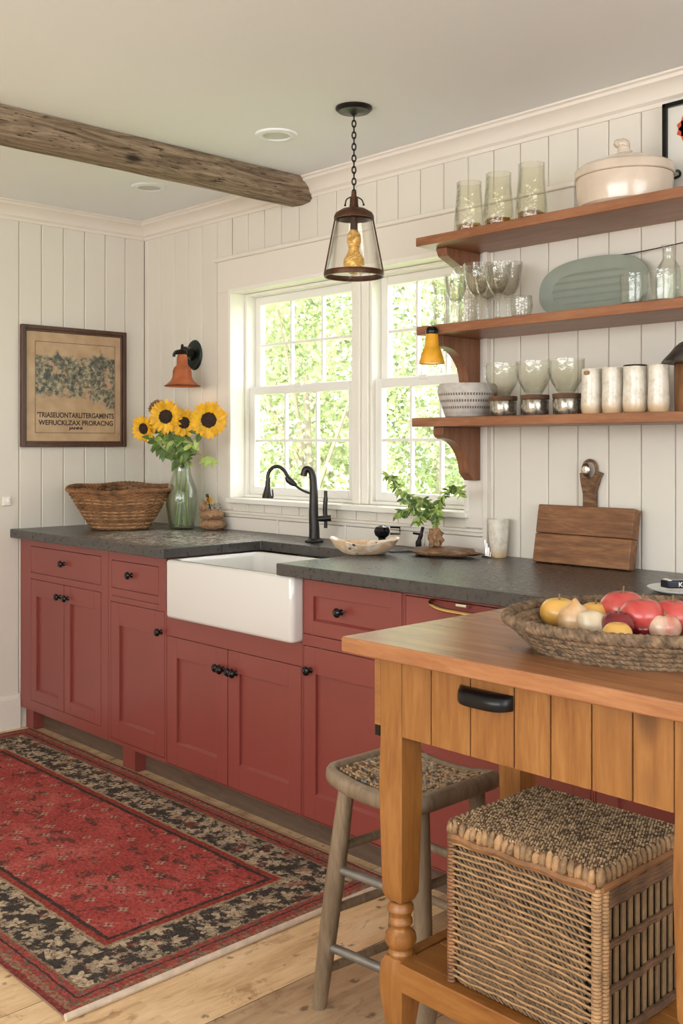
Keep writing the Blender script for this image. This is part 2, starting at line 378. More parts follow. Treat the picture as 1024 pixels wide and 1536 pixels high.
# border: cream stars on near-black ground
b1, rb = flower(11.5, .7, .031, .28, 5); b2, _ = flower(21, .9, .013, .3)
bn = g.step(g.noise(g.co, 26, 5, .75), .49, .56)
bm = g.math('MAXIMUM', g.math('MULTIPLY', b1, g.step(g.noise(g.co, 70, 3), .36, .46)), g.math('MULTIPLY', bn, .75))
bord = g.mix(bm, (.045, .04, .037), (.60, .46, .31)); bord = g.mix(g.math('MULTIPLY', g.step(g.noise(g.co, 15, 3), .6, .66), .6), bord, (.30, .06, .04))
redst = g.mix(g.step(g.noise(g.mul(g.co, (1, 1, 1)), 60, 3), .5, .62), (.40, .065, .055), (.20, .12, .085))
mott = g.mix(g.step(g.noise(g.co, 90, 3), .45, .55), (.42, .10, .06), (.30, .22, .14))
c = field
for lo, col in ((.268, (.045, .03, .028)), (.255, (.34, .045, .035)), (.235, (.43, .30, .18)), (.225, bord), (.085, (.30, .2, .12)), (.078, redst), (.06, (.05, .03, .028)), (.054, redst), (.035, mott), (.016, (.26, .04, .035))):
    c = g.mix(g.step(d, lo + .0015, lo - .0015), c, col)
c = g.mix(.1, c, (.30, .22, .17))
c = g.mix(.7, c, g.mix(1, c, g.ramp(fine, [(.36, .3), (.62, 1.2)]), 'MULTIPLY'))
c = g.mix(g.math('MULTIPLY', g.step(fine, .6, .75), .25), c, (.6, .45, .33))
g.set(Base_Color=c, Roughness=.95, Specular_IOR_Level=.1); g.bump(g.math('ADD', fine, weave), .6, .006); M['rug'] = g.m
M['tape'] = plain('rug_edge_tape', (.24, .16, .10), .9)
M['bind'] = plain('rug_binding', (.62, .50, .38), .9, var=.15, vs=40, bump=.3)
# print
g = G('aged_print'); p = g.sep(g.co); n = g.noise(g.co, 48, 5, .7); n2 = g.noise(g.co, 9, 5, .6, .4)
paper = g.ramp(g.noise(g.co, 12, 5), [(.3, (.44, .29, .16)), (.7, (.58, .41, .25))])
fol = g.ramp(n, [(.38, (.025, .045, .05)), (.49, (.16, .16, .11)), (.60, (.46, .37, .24))])
fol = g.mix(g.step(g.noise(g.co, 19, 3), .54, .66), fol, (.50, .32, .20)); fol = g.mix(g.math('MULTIPLY', g.step(g.noise(g.co, 11, 4, .6, .5), .54, .62), .75), fol, (.06, .075, .07))
top = g.math('SUBTRACT', .235, g.math('MULTIPLY', g.noise(g.co, 8, 4), .20)); top2 = g.math('SUBTRACT', g.math('MULTIPLY', g.math('ADD', p[1], -.0), -.16), g.math('MULTIPLY', g.noise(g.mul(g.co, (1, 1.2, 1)), 7, 4), .16))
tz = g.math('SUBTRACT', p[2], .30); inz = g.math('MULTIPLY', g.step(tz, g.math('ADD', top, .02), top), g.step(tz, g.math('SUBTRACT', top2, .01), g.math('ADD', top2, .02)))
iny = g.step(g.math('ABSOLUTE', g.math('ADD', p[1], -.016)), .209, .207)
c = g.mix(g.math('MULTIPLY', g.math('MULTIPLY', inz, iny), .97), paper, fol)
g.set(Base_Color=c, Roughness=.5); M['print'] = g.m
M['frame'] = wood('frame_wood', (.035, .014, .007), (.07, .028, .014), (.12, .052, .026), 'z', 5, 7, .35, .1)
M['ink'] = plain('ink', (.05, .035, .022), .7)
M['mat_white'] = plain('pale_print_paper', (.72, .69, .61), .6)
M['poppy'] = plain('poppy_red', (.62, .09, .035), .6, var=.3, vs=30)
def fruit(name, a, b, sc=9, rough=.28):
    g = G(name); n = g.noise(g.co, sc, 4, .6, .5); g.set(Base_Color=g.ramp(n, [(.35, a), (.65, b)]), Roughness=rough, Coat_Weight=.3, Coat_Roughness=.2); return g.m
M['yel'] = fruit('yellow_apple', (.70, .36, .07), (.80, .50, .13)); M['redf'] = fruit('red_apple', (.48, .035, .035), (.62, .13, .10), 14)
M['darkf'] = fruit('dark_red_plum', (.10, .006, .01), (.24, .015, .02), 9, .12); M['onion'] = fruit('onion_skin', (.58, .32, .14), (.70, .52, .32), 22)
M['pale'] = fruit('pale_gourd', (.62, .48, .32), (.74, .62, .44), 18); M['redcream'] = fruit('red_cream', (.75, .62, .45), (.58, .12, .09), 12)
g = G('bark'); g.set(Base_Color=(.30, .25, .19), Roughness=.9); M['bark'] = g.m
for k, c in (('tl1', (.38, .43, .24)), ('tl2', (.48, .53, .29)), ('tl3', (.28, .34, .21))):
    M[k] = plain('tree_leaf_' + k, c, .6, var=.35, vs=2)
M['grass'] = plain('lawn_grass', (.28, .38, .12), .9, var=.3, vs=3)
M['rock'] = plain('pale_rock', (.75, .73, .68), .8, var=.05)

# ---------------------------------------------------------------- room shell
XL, YB, XR, YR, ZC = -4.465, 2.87, 2.4, -2.6, 2.405
CT = .914
struct(MB().box(XL - .1, XR + .1, YR - .1, YB + .1, -.08, 0).build('floor', M['floor']))
struct(MB().box(XL - .1, XR + .1, YR - .1, YB + .1, ZC, ZC + .12).build('ceiling', M['ceil']))
WX0, WX1, WZ0, WZ1 = -3.735, -2.375, 1.058, 1.985      # window opening
def pieces(x0, x1, z0, z1, hole):
    """rectangles of a column left after cutting a hole"""
    hx0, hx1, hz0, hz1 = hole
    if x1 <= hx0 or x0 >= hx1: return [(x0, x1, z0, z1)]
    out = []
    if x0 < hx0: out.append((x0, hx0, z0, z1)); x0 = hx0
    if x1 > hx1: out.append((hx1, x1, z0, z1)); x1 = hx1
    if z0 < hz0: out.append((x0, x1, z0, hz0))
    if z1 > hz1: out.append((x0, x1, hz1, z1))
    return out
w = MB(); w.mi = 1
for r in pieces(XL - .1, XR, 0, ZC, (WX0 - .012, WX1 + .012, WZ0 - .012, WZ1 + .012)): w.box(r[0], r[1], YB + .006, YB + .14, r[2], r[3])
w.mi = 0; x = -1.912 - .1145 * 30; gp = .0035
def vplank(w, x0, x1, z0, z1):
    e = .003
    w.prism([(x0, YB + .008), (x0, YB + e), (x0 + e, YB), (x1 - e, YB), (x1, YB + e), (x1, YB + .008)], 'z', z0, z1)
while x < XR:
    a, b = max(x + gp / 2, XL), min(x + .1145 - gp / 2, XR)
    if b > a + .01:
        for r in pieces(a, b, 0, ZC, (WX0 - .012, WX1 + .012, WZ0 - .012, WZ1 + .012)): vplank(w, *r)
    x += .1145
struct(w.build('wall_back', [M['wall'], M['groove']]))
w = MB(); w.mi = 1; w.box(XL - .14, XL - .006, YR, YB + .14, 0, ZC); w.mi = 0
y = 2.311 - .112 * 44
while y < YB + .05:
    a, b = y + gp / 2, min(y + .112 - gp / 2, YB + .01); e = .003
    if b > a + .01: w.prism([(XL - .008, a), (XL - e, a), (XL, a + e), (XL, b - e), (XL - e, b), (XL - .008, b)], 'z', 0, ZC)
    y += .112
struct(w.build('wall_left', [M['wall'], M['groove']]))
def holed(w, plane, a0, a1, hole, p0, p1):
    for r in pieces(a0, a1, 0, ZC, hole):
        if plane == 'y': w.box(r[0], r[1], p0, p1, r[2], r[3])
        else: w.box(p0, p1, r[0], r[1], r[2], r[3])
w = MB(); holed(w, 'y', XL, XR, (-2.9, 1.5, 1.0, 2.3), YR - .1, YR); struct(w.build('wall_rear', M['wall']))
w = MB(); holed(w, 'x', YR, YB, (-1.6, 1.6, 1.0, 2.3), XR, XR + .1); struct(w.build('wall_right', M['wall']))
# crown
prof = [(0, -.082), (.006, -.082), (.008, -.07), (.018, -.062), (.022, -.048), (.040, -.026), (.052, -.020), (.054, -.010), (.062, -.006), (.062, 0), (0, 0)]
w = MB(); w.loft([[(xx, YB - a, ZC + b) for a, b in prof] for xx in (XL, XR)]); struct(w.build('trim_1', M['trim'], angle=25))
w = MB(); w.loft([[(XL + a, yy, ZC + b) for a, b in prof] for yy in (YR, YB)]); struct(w.build('trim_2', M['trim'], angle=25))
w = MB().box(XL, XL + .014, YR, 2.2, 0, .135); w.prism([(XL, .135), (XL + .014, .135), (XL + .008, .155), (XL, .16)], 'y', YR, 2.2)
struct(w.build('baseboard_left', M['trim'], bevel=.002))
# window casing (flat boards, cap, sill, apron)
w = MB(); t = .014
w.box(-3.835, WX0 - .006, YB - t, YB + .004, CT + .09, WZ1 + .006); w.box(-3.835, -1.915, YB - t, YB + .004, WZ1 + .006, 2.134)
w.box(WX1 + .006, -2.285, YB - t, YB + .004, CT + .09, WZ1 + .006); w.box(-2.2845, -2.265, YB - .024, YB + .004, CT, 1.97)
struct(w.build('trim_3', M['trim'], bevel=.002))
w = MB(); w.box(-3.85, -1.905, YB - .028, YB + .004, 2.132, 2.150); struct(w.build('trim_4', M['trim'], bevel=.005))
w = MB(); w.box(-3.755, -2.355, YB - .030, YB + .12, WZ0 - .022, WZ0); struct(w.build('trim_5', M['wtrim'], bevel=.004))
w = MB(); w.box(-3.83, -2.285, YB - .022, YB + .004, .988, 1.0); w.box(-3.83, -2.285, YB - .016, YB + .004, .974, .988)
xx = -3.83
while xx < -2.3:
    x1 = min(xx + .42, -2.285); w.box(xx + .006, x1 - .006, YB - .012, YB + .004, CT, .972); w.box(x1 - .006, x1 + .006, YB - .017, YB + .004, CT, .975); xx = x1
struct(w.build('trim_6', M['trim'], bevel=.003))
# jambs
YG = YB + .095
w = MB(); w.box(WX0 - .02, WX0, YB - .017, YG + .05, WZ0, WZ1 + .02); w.box(WX1, WX1 + .02, YB - .017, YG + .05, WZ0, WZ1 + .02)
w.box(WX0, WX1, YB - .017, YG + .05, WZ1, WZ1 + .02); w.box(-3.02, -2.93, YG - .04, YG + .05, WZ0, WZ1)
w.box(-2.985, -2.965, YG - .052, YG - .04, WZ0, WZ1)
struct(w.build('trim_7', M['wtrim'], bevel=.004))
def sash(p, x0, x1, z0, z1, yy, cols, rows):
    s = MB(); sw = .036
    s.box(x0, x0 + sw, yy, yy + .03, z0, z1); s.box(x1 - sw, x1, yy, yy + .03, z0, z1)
    s.box(x0 + sw, x1 - sw, yy, yy + .03, z0, z0 + sw); s.box(x0 + sw, x1 - sw, yy, yy + .03, z1 - sw, z1)
    o = s.build('sash', M['sash'], p, bevel=.003)
    m = MB(); gx0, gx1, gz0, gz1 = x0 + sw, x1 - sw, z0 + sw, z1 - sw
    for i in range(1, cols): q = gx0 + (gx1 - gx0) * i / cols; m.box(q - .006, q + .006, yy + .006, yy + .024, gz0, gz1)
    for i in range(1, rows): q = gz0 + (gz1 - gz0) * i / rows; m.box(gx0, gx1, yy + .007, yy + .023, q - .006, q + .006)
    m.build('muntin', M['sash'], o, bevel=.002)
    MB().box(gx0 - .004, gx1 + .004, yy + .013, yy + .017, gz0 - .004, gz1 + .004).build('pane', M['pane'], o)
for i, (a, b) in enumerate(((WX0, -3.02), (-2.93, WX1))):
    e = bpy.data.objects.new('window_%d' % (i + 1), None); COL.objects.link(e); e.location = (a, YG, WZ0); ROOT[e.name] = V(e.location); struct(e)
    f = MB(); q = .001; f.box(a + q, a + .014, YG - .03, YG + .048, WZ0 + q, WZ1 - q); f.box(b - .014, b - q, YG - .03, YG + .048, WZ0 + q, WZ1 - q); f.box(a + .014, b - .014, YG - .03, YG + .048, WZ1 - .014, WZ1 - q); f.box(a + .014, b - .014, YG - .03, YG + .048, WZ0 + q, WZ0 + .014)
    f.build('frame', M['wtrim'], e, bevel=.002)
    sash(e, a + .014, b - .014, WZ0 + .014, 1.56, YG - .012, 3, 2); sash(e, a + .014, b - .014, 1.53, WZ1 - .014, YG + .022, 3, 2)
    MB().box((a + b) / 2 - .02, (a + b) / 2 + .02, YG - .022, YG - .010, 1.548, 1.566).build('sash_lock', M['sash'], e, bevel=.003)

# ceiling beam (weathered, rough-hewn)
w = MB(); loops = []
for i in range(61):
    y = 2.868 - 3.6 * i / 60; k = 1 if i else .93
    ring = [(-3.335, ZC - .002), (-3.345, ZC - .04), (-3.335, ZC - .088), (-3.322, ZC - .100), (-3.26, ZC - .103), (-3.212, ZC - .098), (-3.199, ZC - .085), (-3.195, ZC - .045), (-3.200, ZC - .002)]
    loops.append([(x + .004 * mnoise.noise(V((j * 3.3, y * 3, 1))), y, min(ZC - .001, z + (.004 * mnoise.noise(V((j * 2.1, y * 4, 7))) if z < ZC - .01 else 0))) for j, (x, z) in enumerate(ring)])
w.loft(loops); tag(w.build('ceiling_beam', M['beam'], loc=(-3.27, 2.0, ZC), angle=60), 'rough weathered wooden beam running along the white ceiling', 'beam')
# recessed lights
rl = [((-2.84, 2.375), 'recessed ceiling light nearest the chain-hung pendant, between pendant and beam'), ((-3.79, 2.46), 'recessed ceiling light behind the wooden beam near the corner')]
r0 = None
for (x, y), lab in rl:
    if r0 is None:
        r0 = thing('recessed_light', (x, y, ZC), lab, 'light', 'recessed ceiling lights')
        w = MB(); w.lathe([(.050, -.001), (.050, -.009), (.056, -.010), (.074, -.006), (.076, 0)], (x, y, ZC), 40, cap0=False, cap1=False); w.build('trim_ring', M['ceil'], r0)
        w = MB(); w.lathe([(.050, -.001), (.049, -.004), (.03, -.0045), (.001, -.0045)], (x, y, ZC), 40, cap0=False); w.build('lens', plain('frosted_lens', (.55, .56, .50), .4), r0)
    else: copy_thing(r0, (x, y, ZC), lab)

# ---------------------------------------------------------------- cabinets
YF = 2.2
def panel_front(x0, x1, z0, z1, fw=.055, fwb=None, recess=.011, th=.020, y=YF, rail=None):
    w = MB(); fwb = fwb or fw; rail = rail or fw
    w.box(x0, x0 + fw, y, y + th, z0, z1); w.box(x1 - fw, x1, y, y + th, z0, z1)
    w.box(x0 + fw, x1 - fw, y, y + th, z0, z0 + fwb); w.box(x0 + fw, x1 - fw, y, y + th, z1 - rail, z1)
    w.box(x0 + fw - .002, x1 - fw + .002, y + recess, y + th, z0 + fwb - .002, z1 - rail + .002)
    w.prism([(y + .0005, z0 + fwb - .001), (y + recess + .001, z0 + fwb + .0075), (y + recess + .001, z0 + fwb - .001)], 'x', x0 + fw, x1 - fw)
    return w
def knob(x, z, parent, y=YF, r=.015):
    w = MB(); w.M = Matrix.Translation((x, y, z)) @ Matrix.Rotation(PI/2, 4, 'X')
    w.lathe([(.010, 0), (.008, .003), (.0055, .006), (.0055, .011), (r * .75, .014), (r, .018), (r, .022), (r * .82, .0255), (r * .75, .0245), (r * .6, .0265), (.001, .028)], (0, 0, 0), 20)
    return w.build('knob', M['knob'], parent)
def carcass(x0, x1, name, label):
    t = thing(name, ((x0 + x1) / 2, 2.5, 0), label, 'cabinet', 'red base cabinets under the worktop')
    return t
def body(t, x0, x1, ztop=CT - .04, holes=True):
    w = MB(); w.box(x0 + .001, x1 - .001, YF + .021, 2.86, .10, ztop)
    return w.build('body', M['red'], t, bevel=.001)
def face(t, x0, x1, cuts, ztop=CT - .04, z0=.10):
    """face frame flush with the doors, with openings"""
    xs = sorted({x0 + .0008, x1 - .0008} | {c[0] for c in cuts} | {c[1] for c in cuts}); zs = sorted({z0, ztop} | {c[2] for c in cuts} | {c[3] for c in cuts})
    w = MB()
    for i in range(len(xs) - 1):
        run = None
        for j in range(len(zs) - 1):
            cx, cz = (xs[i] + xs[i+1]) / 2, (zs[j] + zs[j+1]) / 2
            if not any(c[0] < cx < c[1] and c[2] < cz < c[3] for c in cuts):
                w.box(xs[i], xs[i+1], YF + .001, YF + .022, zs[j], zs[j+1])
    return w.build('face_frame', M['red'], t)
G_ = .0022
def front(t, name, x0, x1, z0, z1, knobs=(), flat=False, **k):
    a = (x0 + G_, x1 - G_, z0 + G_, z1 - G_)
    if flat: w = MB().box(a[0], a[1], YF, YF + .02, a[2], a[3])
    else: w = panel_front(*a, **k)
    o = w.build(name, M['red'], t, bevel=.0012)
    for (kx, kz) in knobs: knob(kx, kz, o)
    return o
def toe(t, x0, x1): MB().box(x0, x1, 2.275, 2.30, 0.0, .1).build('toe_kick', M['kick'], t)
def foot(t, x0, x1): MB().box(x0, x1, 2.225, 2.30, 0, .1).build('foot', M['red'], t, bevel=.002)
# A: two doors, one drawer
a0, a1 = -4.455, -3.690
A = carcass(a0, a1, 'base_cabinet', 'leftmost red base cabinet with two doors and one wide drawer'); body(A, a0, a1)
cA = [(-4.355, -3.745, .722, .842), (-4.355, -4.052, .145, .695), (-4.052, -3.745, .145, .695)]
face(A, a0, a1, cA); front(A, 'drawer', *cA[0], knobs=[(-4.05, .785)], flat=True)
front(A, 'door', *cA[1], knobs=[(-4.085, .640)], fw=.05, rail=.075); front(A, 'door', *cA[2], knobs=[(-4.018, .640)], fw=.05, rail=.075)
toe(A, a0, a1); foot(A, -4.45, -4.38)
# B
b0, b1 = -3.690, -3.275
B = carcass(b0, b1, 'base_cabinet', 'narrow red base cabinet with one door and one drawer, left of the sink'); body(B, b0, b1)
cB = [(-3.665, -3.325, .722, .835), (-3.67, -3.285, .115, .668)]
face(B, b0, b1, cB + [(-3.66, -3.325, .690, .692)]); front(B, 'drawer', *cB[0], knobs=[(-3.515, .785)], flat=True)
front(B, 'door', *cB[1], knobs=[(-3.308, .590)], fw=.062, fwb=.075, rail=.09); toe(B, b0, b1); foot(B, -3.62, -3.53)
# sink base
s0, s1 = -3.275, -2.502
S = carcass(s0, s1, 'base_cabinet', 'red sink cabinet with two doors directly under the white sink'); 
MB().box(s0 + .001, s1 - .001, YF + .021, 2.86, .10, .64).build('body', M['red'], S)
cS = [(-3.270, -2.895, .103, .583), (-2.895, -2.506, .103, .583)]
face(S, s0, s1, cS, ztop=.660)
front(S, 'door', *cS[0], knobs=[(-2.945, .512), (-2.920, .509)], fw=.062, fwb=.085, rail=.075); front(S, 'door', *cS[1], knobs=[(-2.872, .509), (-2.848, .507)], fw=.062, fwb=.085, rail=.075)
toe(S, s0, s1)
# C
c0, c1 = -2.502, -2.056
C = carcass(c0, c1, 'base_cabinet', 'red base cabinet with round-knob drawer right of the sink'); body(C, c0, c1)
cC = [(-2.496, -2.062, .690, .868), (-2.496, -2.062, .103, .655)]
face(C, c0, c1, cC); front(C, 'drawer', *cC[0], knobs=[(-2.320, .779)], fw=.045, rail=.050); front(C, 'door', *cC[1], knobs=[(-2.462, .578)], fw=.055, fwb=.08, rail=.085); toe(C, c0, c1)
# D with brass handle
d0, d1 = -2.056, -1.42
Dn = carcass(d0, d1, 'base_cabinet', 'red base cabinet with curved brass drawer handle, behind the pine table'); body(Dn, d0, d1)
cD = [(-2.050, -1.426, .70, .862), (-2.050, -1.426, .40, .688), (-2.050, -1.426, .103, .388)]
face(Dn, d0, d1, cD); o = front(Dn, 'drawer', *cD[0], flat=True)
w = MB(); w.tube(spline([(-1.945, YF - .002, .858), (-1.925, YF - .03, .852), (-1.88, YF - .04, .844), (-1.82, YF - .04, .8415), (-1.72, YF - .04, .8415), (-1.62, YF - .03, .848), (-1.60, YF - .002, .855)]), .0065, 10); w.build('handle', M['brass'], o, label='curved brass bar handle')
w = MB(); w.box(-1.845, -1.805, YF - .022, YF, .851, .864); w.build('latch', M['silver'], o, bevel=.004)
for q in (1, 2): front(Dn, 'drawer', *cD[q], fw=.05)
toe(Dn, d0, d1)
e0, e1 = -1.42, -.6
E_ = carcass(e0, e1, 'base_cabinet', 'rightmost red base cabinet, mostly hidden behind table and hamper'); body(E_, e0, e1)
cE = [(-1.414, -1.01, .103, .845), (-1.01, -.606, .103, .845)]
face(E_, e0, e1, cE)
for q in cE: front(E_, 'door', *q, fw=.06)
toe(E_, e0, e1)
# worktop
w = MB(); w.prism([(-4.462, 2.152), (-3.225, 2.152), (-3.225, 2.615), (-2.576, 2.615), (-2.576, 2.152), (-.58, 2.152), (-.58, 2.866), (-4.462, 2.866)], 'z', CT - .039, CT)
tag(w.build('worktop', M['stone'], bevel=.004, seg=3), 'dark grey stone worktop running over the red cabinets', 'countertop')
# sink
w = MB(); x0, x1, y0, y1 = -3.222, -2.506, 2.158, 2.608; zt, zb = .874, .660
L = [rrect(x0+.01, x1-.01, y0+.01, y1-.01, .015, zb), rrect(x0+.003, x1-.003, y0+.003, y1-.003, .018, zb+.003), rrect(x0, x1, y0, y1, .02, zb+.012), rrect(x0, x1, y0, y1, .02, zt-.010), rrect(x0+.003, x1-.003, y0+.003, y1-.003, .018, zt-.003), rrect(x0+.01, x1-.01, y0+.01, y1-.01, .015, zt),
     rrect(x0+.024, x1-.024, y0+.024, y1-.024, .03, zt), rrect(x0+.031, x1-.031, y0+.031, y1-.031, .035, zt-.004), rrect(x0+.034, x1-.034, y0+.034, y1-.034, .04, zt-.012), rrect(x0+.040, x1-.040, y0+.040, y1-.040, .045, zb+.06), rrect(x0+.055, x1-.055, y0+.055, y1-.055, .05, zb+.032), rrect(x0+.09, x1-.09, y0+.09, y1-.09, .05, zb+.025)]
w.loft(L); T = thing('farmhouse_sink', (-2.864, 2.38, .66), 'white glazed apron-front sink set between the red cabinets', 'sink')
w.build('basin', M['porcelain'], T, angle=60)
MB().lathe([(.001, .001), (.04, .001), (.045, .004), (.03, .005), (.001, .003)], (-2.864, 2.42, zb + .024), 24).build('drain', M['steel'], T)

# ---------------------------------------------------------------- faucet
def fp(px, py, b=(-3.03, 2.728), t=4.077):
    s = (px - 472) * t / F; return V((b[0] + RV.x * s, b[1] + RV.y * s, CAMH + (668 - py) / F * t))
T = thing('faucet', (-3.03, 2.728, CT), 'dark bronze kitchen faucet with hooked column and gooseneck spray', 'faucet')
w = MB(); w.lathe([(.036, 0), (.038, .004), (.036, .009), (.030, .012), (.026, .016)], (-3.03, 2.728, CT), 28); w.build('base_plate', M['bronze'], T)
pts = [fp(472, 812), fp(472, 795), fp(471, 775), fp(471, 755), fp(471, 735), fp(470, 718), fp(468, 709), fp(464, 704), fp(459, 704), fp(457, 709), fp(456, 714)]
w = MB(); w.tube(spline(pts, 4), [.022 - .009 * min(1, i / 24) for i in range(41)], 16); w.build('column', M['bronze'], T)
w = MB(); w.tube([fp(472, 778), fp(483, 778), fp(497, 777)], [.010, .012, .013], 12); a = w.build('valve', M['bronze'], T)
w = MB(); w.tube(spline([fp(489, 792), fp(489, 782), fp(488, 765), fp(489, 748), fp(489, 736)], 4), [.007] * 5 + [.009] * 8 + [.007] * 4, 12); w.build('lever_handle', M['bronze'], T)
w = MB(); w.tube([fp(401, 747), fp(401, 742), fp(402, 733), fp(402.5, 724), fp(403, 717)], [.020, .017, .012, .0095, .009], 16)
sh = w.build('spray_head', M['bronze'], T)
w = MB(); w.tube(spline([fp(404, 738), fp(409, 747), fp(410, 742), fp(409, 734)], 3), .003, 8); w.build('spray_lever', M['bronze'], sh)
w = MB(); w.tube(spline([fp(402, 718), fp(404, 708), fp(411, 701), fp(419, 700), fp(427, 706), fp(433, 716)], 5), .0072, 12); w.build('gooseneck', M['bronze'], T)
w = MB(); w.tube([fp(431, 715), fp(434, 720), fp(440, 725), fp(445, 728)], [.009, .014, .012, .007], 14); w.tube(spline([fp(443, 727), fp(450, 733), fp(460, 738), fp(470, 741)], 4), .005, 10); w.build('swivel_joint', M['bronze'], T)

# black dispenser and hook behind the bowl
T = thing('soap_dispenser', (-2.665, 2.735, CT), 'small round black soap dispenser behind the mottled bowl', 'soap dispenser')
w = MB(); w.lathe([(.020, 0), (.021, .01), (.014, .02), (.014, .04), (.026, .05), (.030, .065), (.024, .08), (.008, .086)], (-2.665, 2.735, CT), 24); w.build('bottle', M['knob'], T)
w = MB(); w.tube([(-2.645, 2.757, CT + .055), (-2.62, 2.783, CT + .055), (-2.62, 2.783, CT + .078), (-2.645, 2.757, CT + .08)], .004, 8); w.build('spout', M['knob'], T)
T = thing('side_tap', (-2.533, 2.79, CT), 'small black side tap with upright lever behind the mottled bowl', 'tap')
w = MB(); w.tube(spline([(-2.533, 2.79, CT), (-2.533, 2.79, CT + .03), (-2.527, 2.796, CT + .055), (-2.522, 2.80, CT + .085)], 4), [.011] * 5 + [.008] * 4 + [.006] * 4, 10); w.build('lever', M['black'], T)
w = MB(); w.tube([(-2.527, 2.796, CT + .058), (-2.548, 2.775, CT + .062)], .004, 8); w.build('spout', M['black'], T)

# ---------------------------------------------------------------- open shelves with corbels
def corbel(y0, y1, z0, z1, n=14):
    """side profile in (y,z): flat top, back on the wall, S-curved front"""
    P = [(y1, z1), (y1, z0), (y1 - .035, z0), (y1 - .060, z0 + (z1 - z0) * .12)]
    h = z1 - z0
    for i in range(n + 1):
        a = i / n; P.append((y1 - .065 - (y1 - y0 - .085) * (1 - math.cos(a * PI / 2)) ** .9, z0 + h * (.16 + .62 * math.sin(a * PI / 2) ** 1.0)))
    P += [(y0 + .010, z0 + h * .80), (y0, z0 + h * .85), (y0, z1)]
    return P
def shelf(z, x0, zb, lab, nm, short=False):
    T = thing('wall_shelf', (-1.8, 2.73, z - .03), lab, 'shelf', 'open wooden wall shelves')
    MB().box(x0, -1.0, 2.60, YB - .001, z - .030, z).build('board', M['shelf'], T, bevel=.003)
    w = MB()
    if short: w.prism([(YB - .016, z - .03), (YB - .016, zb + .0), (YB - .10, zb), (YB - .19, zb + .035), (YB - .20, zb + .055), (YB - .20, z - .03)], 'x', -2.345, -2.300)
    else: w.prism(corbel(YB - .215, YB - .016, zb, z - .03), 'x', -2.345, -2.300)
    w.build('bracket', M['bracket'], T, bevel=.003)
    return T
Z1, Z2, Z3 = 1.998, 1.697, 1.388
shelf(Z1, -2.375, 1.905, 'topmost wooden wall shelf holding the lidded crock', 1, True)
shelf(Z2, -2.372, 1.49, 'middle wooden wall shelf holding goblets and the green platter', 2)
shelf(Z3, -2.393, 1.172, 'lowest wooden wall shelf holding white pots and grey bowl', 3)

# small mustard lamp clipped on the middle shelf edge
T = thing('shelf_lamp', (-2.282, 2.578, 1.565), 'small mustard yellow lamp with black cap at middle shelf edge', 'lamp')
c = (-2.282, 2.578, 1.565)
w = MB(); w.lathe([(.042, 0), (.043, .004), (.029, .050), (.026, .053), (.023, .062), (.021, .095), (.017, .102)], c, 28, cap0=False); w.build('lamp_shade', M['yshade'], T)
MB().lathe([(.019, .098), (.021, .104), (.021, .112), (.015, .122), (.004, .124)], c, 20).build('cap', M['knob'], T)
MB().lathe([(.001, .003), (.036, .003), (.036, .006), (.001, .010)], c, 20).build('diffuser', M['shadein'], T)
w = MB(); w.tube([(-2.282, 2.578, 1.68), (-2.282, 2.604, 1.68)], .005, 8); w.build('bracket', M['knob'], T)

# ---------------------------------------------------------------- glassware helpers
def cup_profile(outer, th=.003, foot=.006):
    """outer list of (r,z) bottom->top; returns closed thin-walled profile"""
    inner = [(max(r - th, .001), z) for r, z in reversed(outer)]
    inner = [(r, z) for r, z in inner if z > foot]
    return [(.001, 0)] + outer + inner + [(inner[-1][0] * .9, foot), (.001, foot)]
def tumbler(name, x, y, z, outer, mat, lab, cat, group=None, wob=0, wn=6, th=.003, foot=.006, n=36):
    w = MB(); w.lathe(cup_profile(outer, th, foot), (x, y, z), n, wob=wob, wn=wn, cap0=False, cap1=False)
    return tag(w.build(name, mat, loc=(x, y, z), angle=50), lab, cat, group)
gt = [('leftmost of the three green tinted tumblers on the top shelf', -2.200), ('middle one of the three green tinted tumblers on the top shelf', -2.078), ('green tinted tumbler nearest the lidded crock on the top shelf', -1.948)]
for i, (lab, x) in enumerate(gt):
    T = thing('tumbler', (x, 2.672, Z1), lab, 'glass', 'green tinted tumblers on the top shelf')
    h = .168 + .006 * i
    w = MB(); w.lathe(cup_profile([(.047, 0), (.050, .010), (.049, .05), (.045, .09), (.041, .14), (.041, h)], .003, .012), (x, 2.672, Z1), 36, wob=.02, wn=7, cap0=False, cap1=False); w.build('glass_wall', M['greeng'], T, angle=50)
    w = MB(); w.blob((x, 2.672, Z1 + .020), (.044, .044, .015), 20, 8, .25, 4, i); w.build('amber_base', M['amber'], T, label='amber coloured glass bottom')
# lidded crock
cx, cy = -1.650, 2.722
T = thing('lidded_crock', (cx, cy, Z1), 'large cream glazed oval crock with domed lid on top shelf', 'pot')
w = MB(); w.lathe([(.001, 0), (.120, 0), (.131, .008), (.137, .035), (.139, .07), (.138, .088), (.128, .090), (.001, .09)], (cx, cy, Z1), 56, 1.03, .95); w.build('pot', M['cream'], T)
w = MB(); w.lathe([(.001, .089), (.140, .089), (.143, .092), (.143, .112), (.139, .118), (.125, .126), (.08, .144), (.035, .157), (.022, .163), (.001, .165)], (cx, cy, Z1), 56, 1.03, .95); ld = w.build('lid', M['cream'], T)
w = MB(); w.tube(spline([(cx, cy, Z1 + .158), (cx - .002, cy, Z1 + .175), (cx, cy, Z1 + .190), (cx - .012, cy - .013, Z1 + .192), (cx - .018, cy - .02, Z1 + .185)], 5), [.024] * 3 + [.019] * 5 + [.016] * 5 + [.013] * 5 + [.009] * 3, 14); w.build('lid_knob', M['cream'], ld)
w = MB(); hx = cx + .100; hy = cy + .100
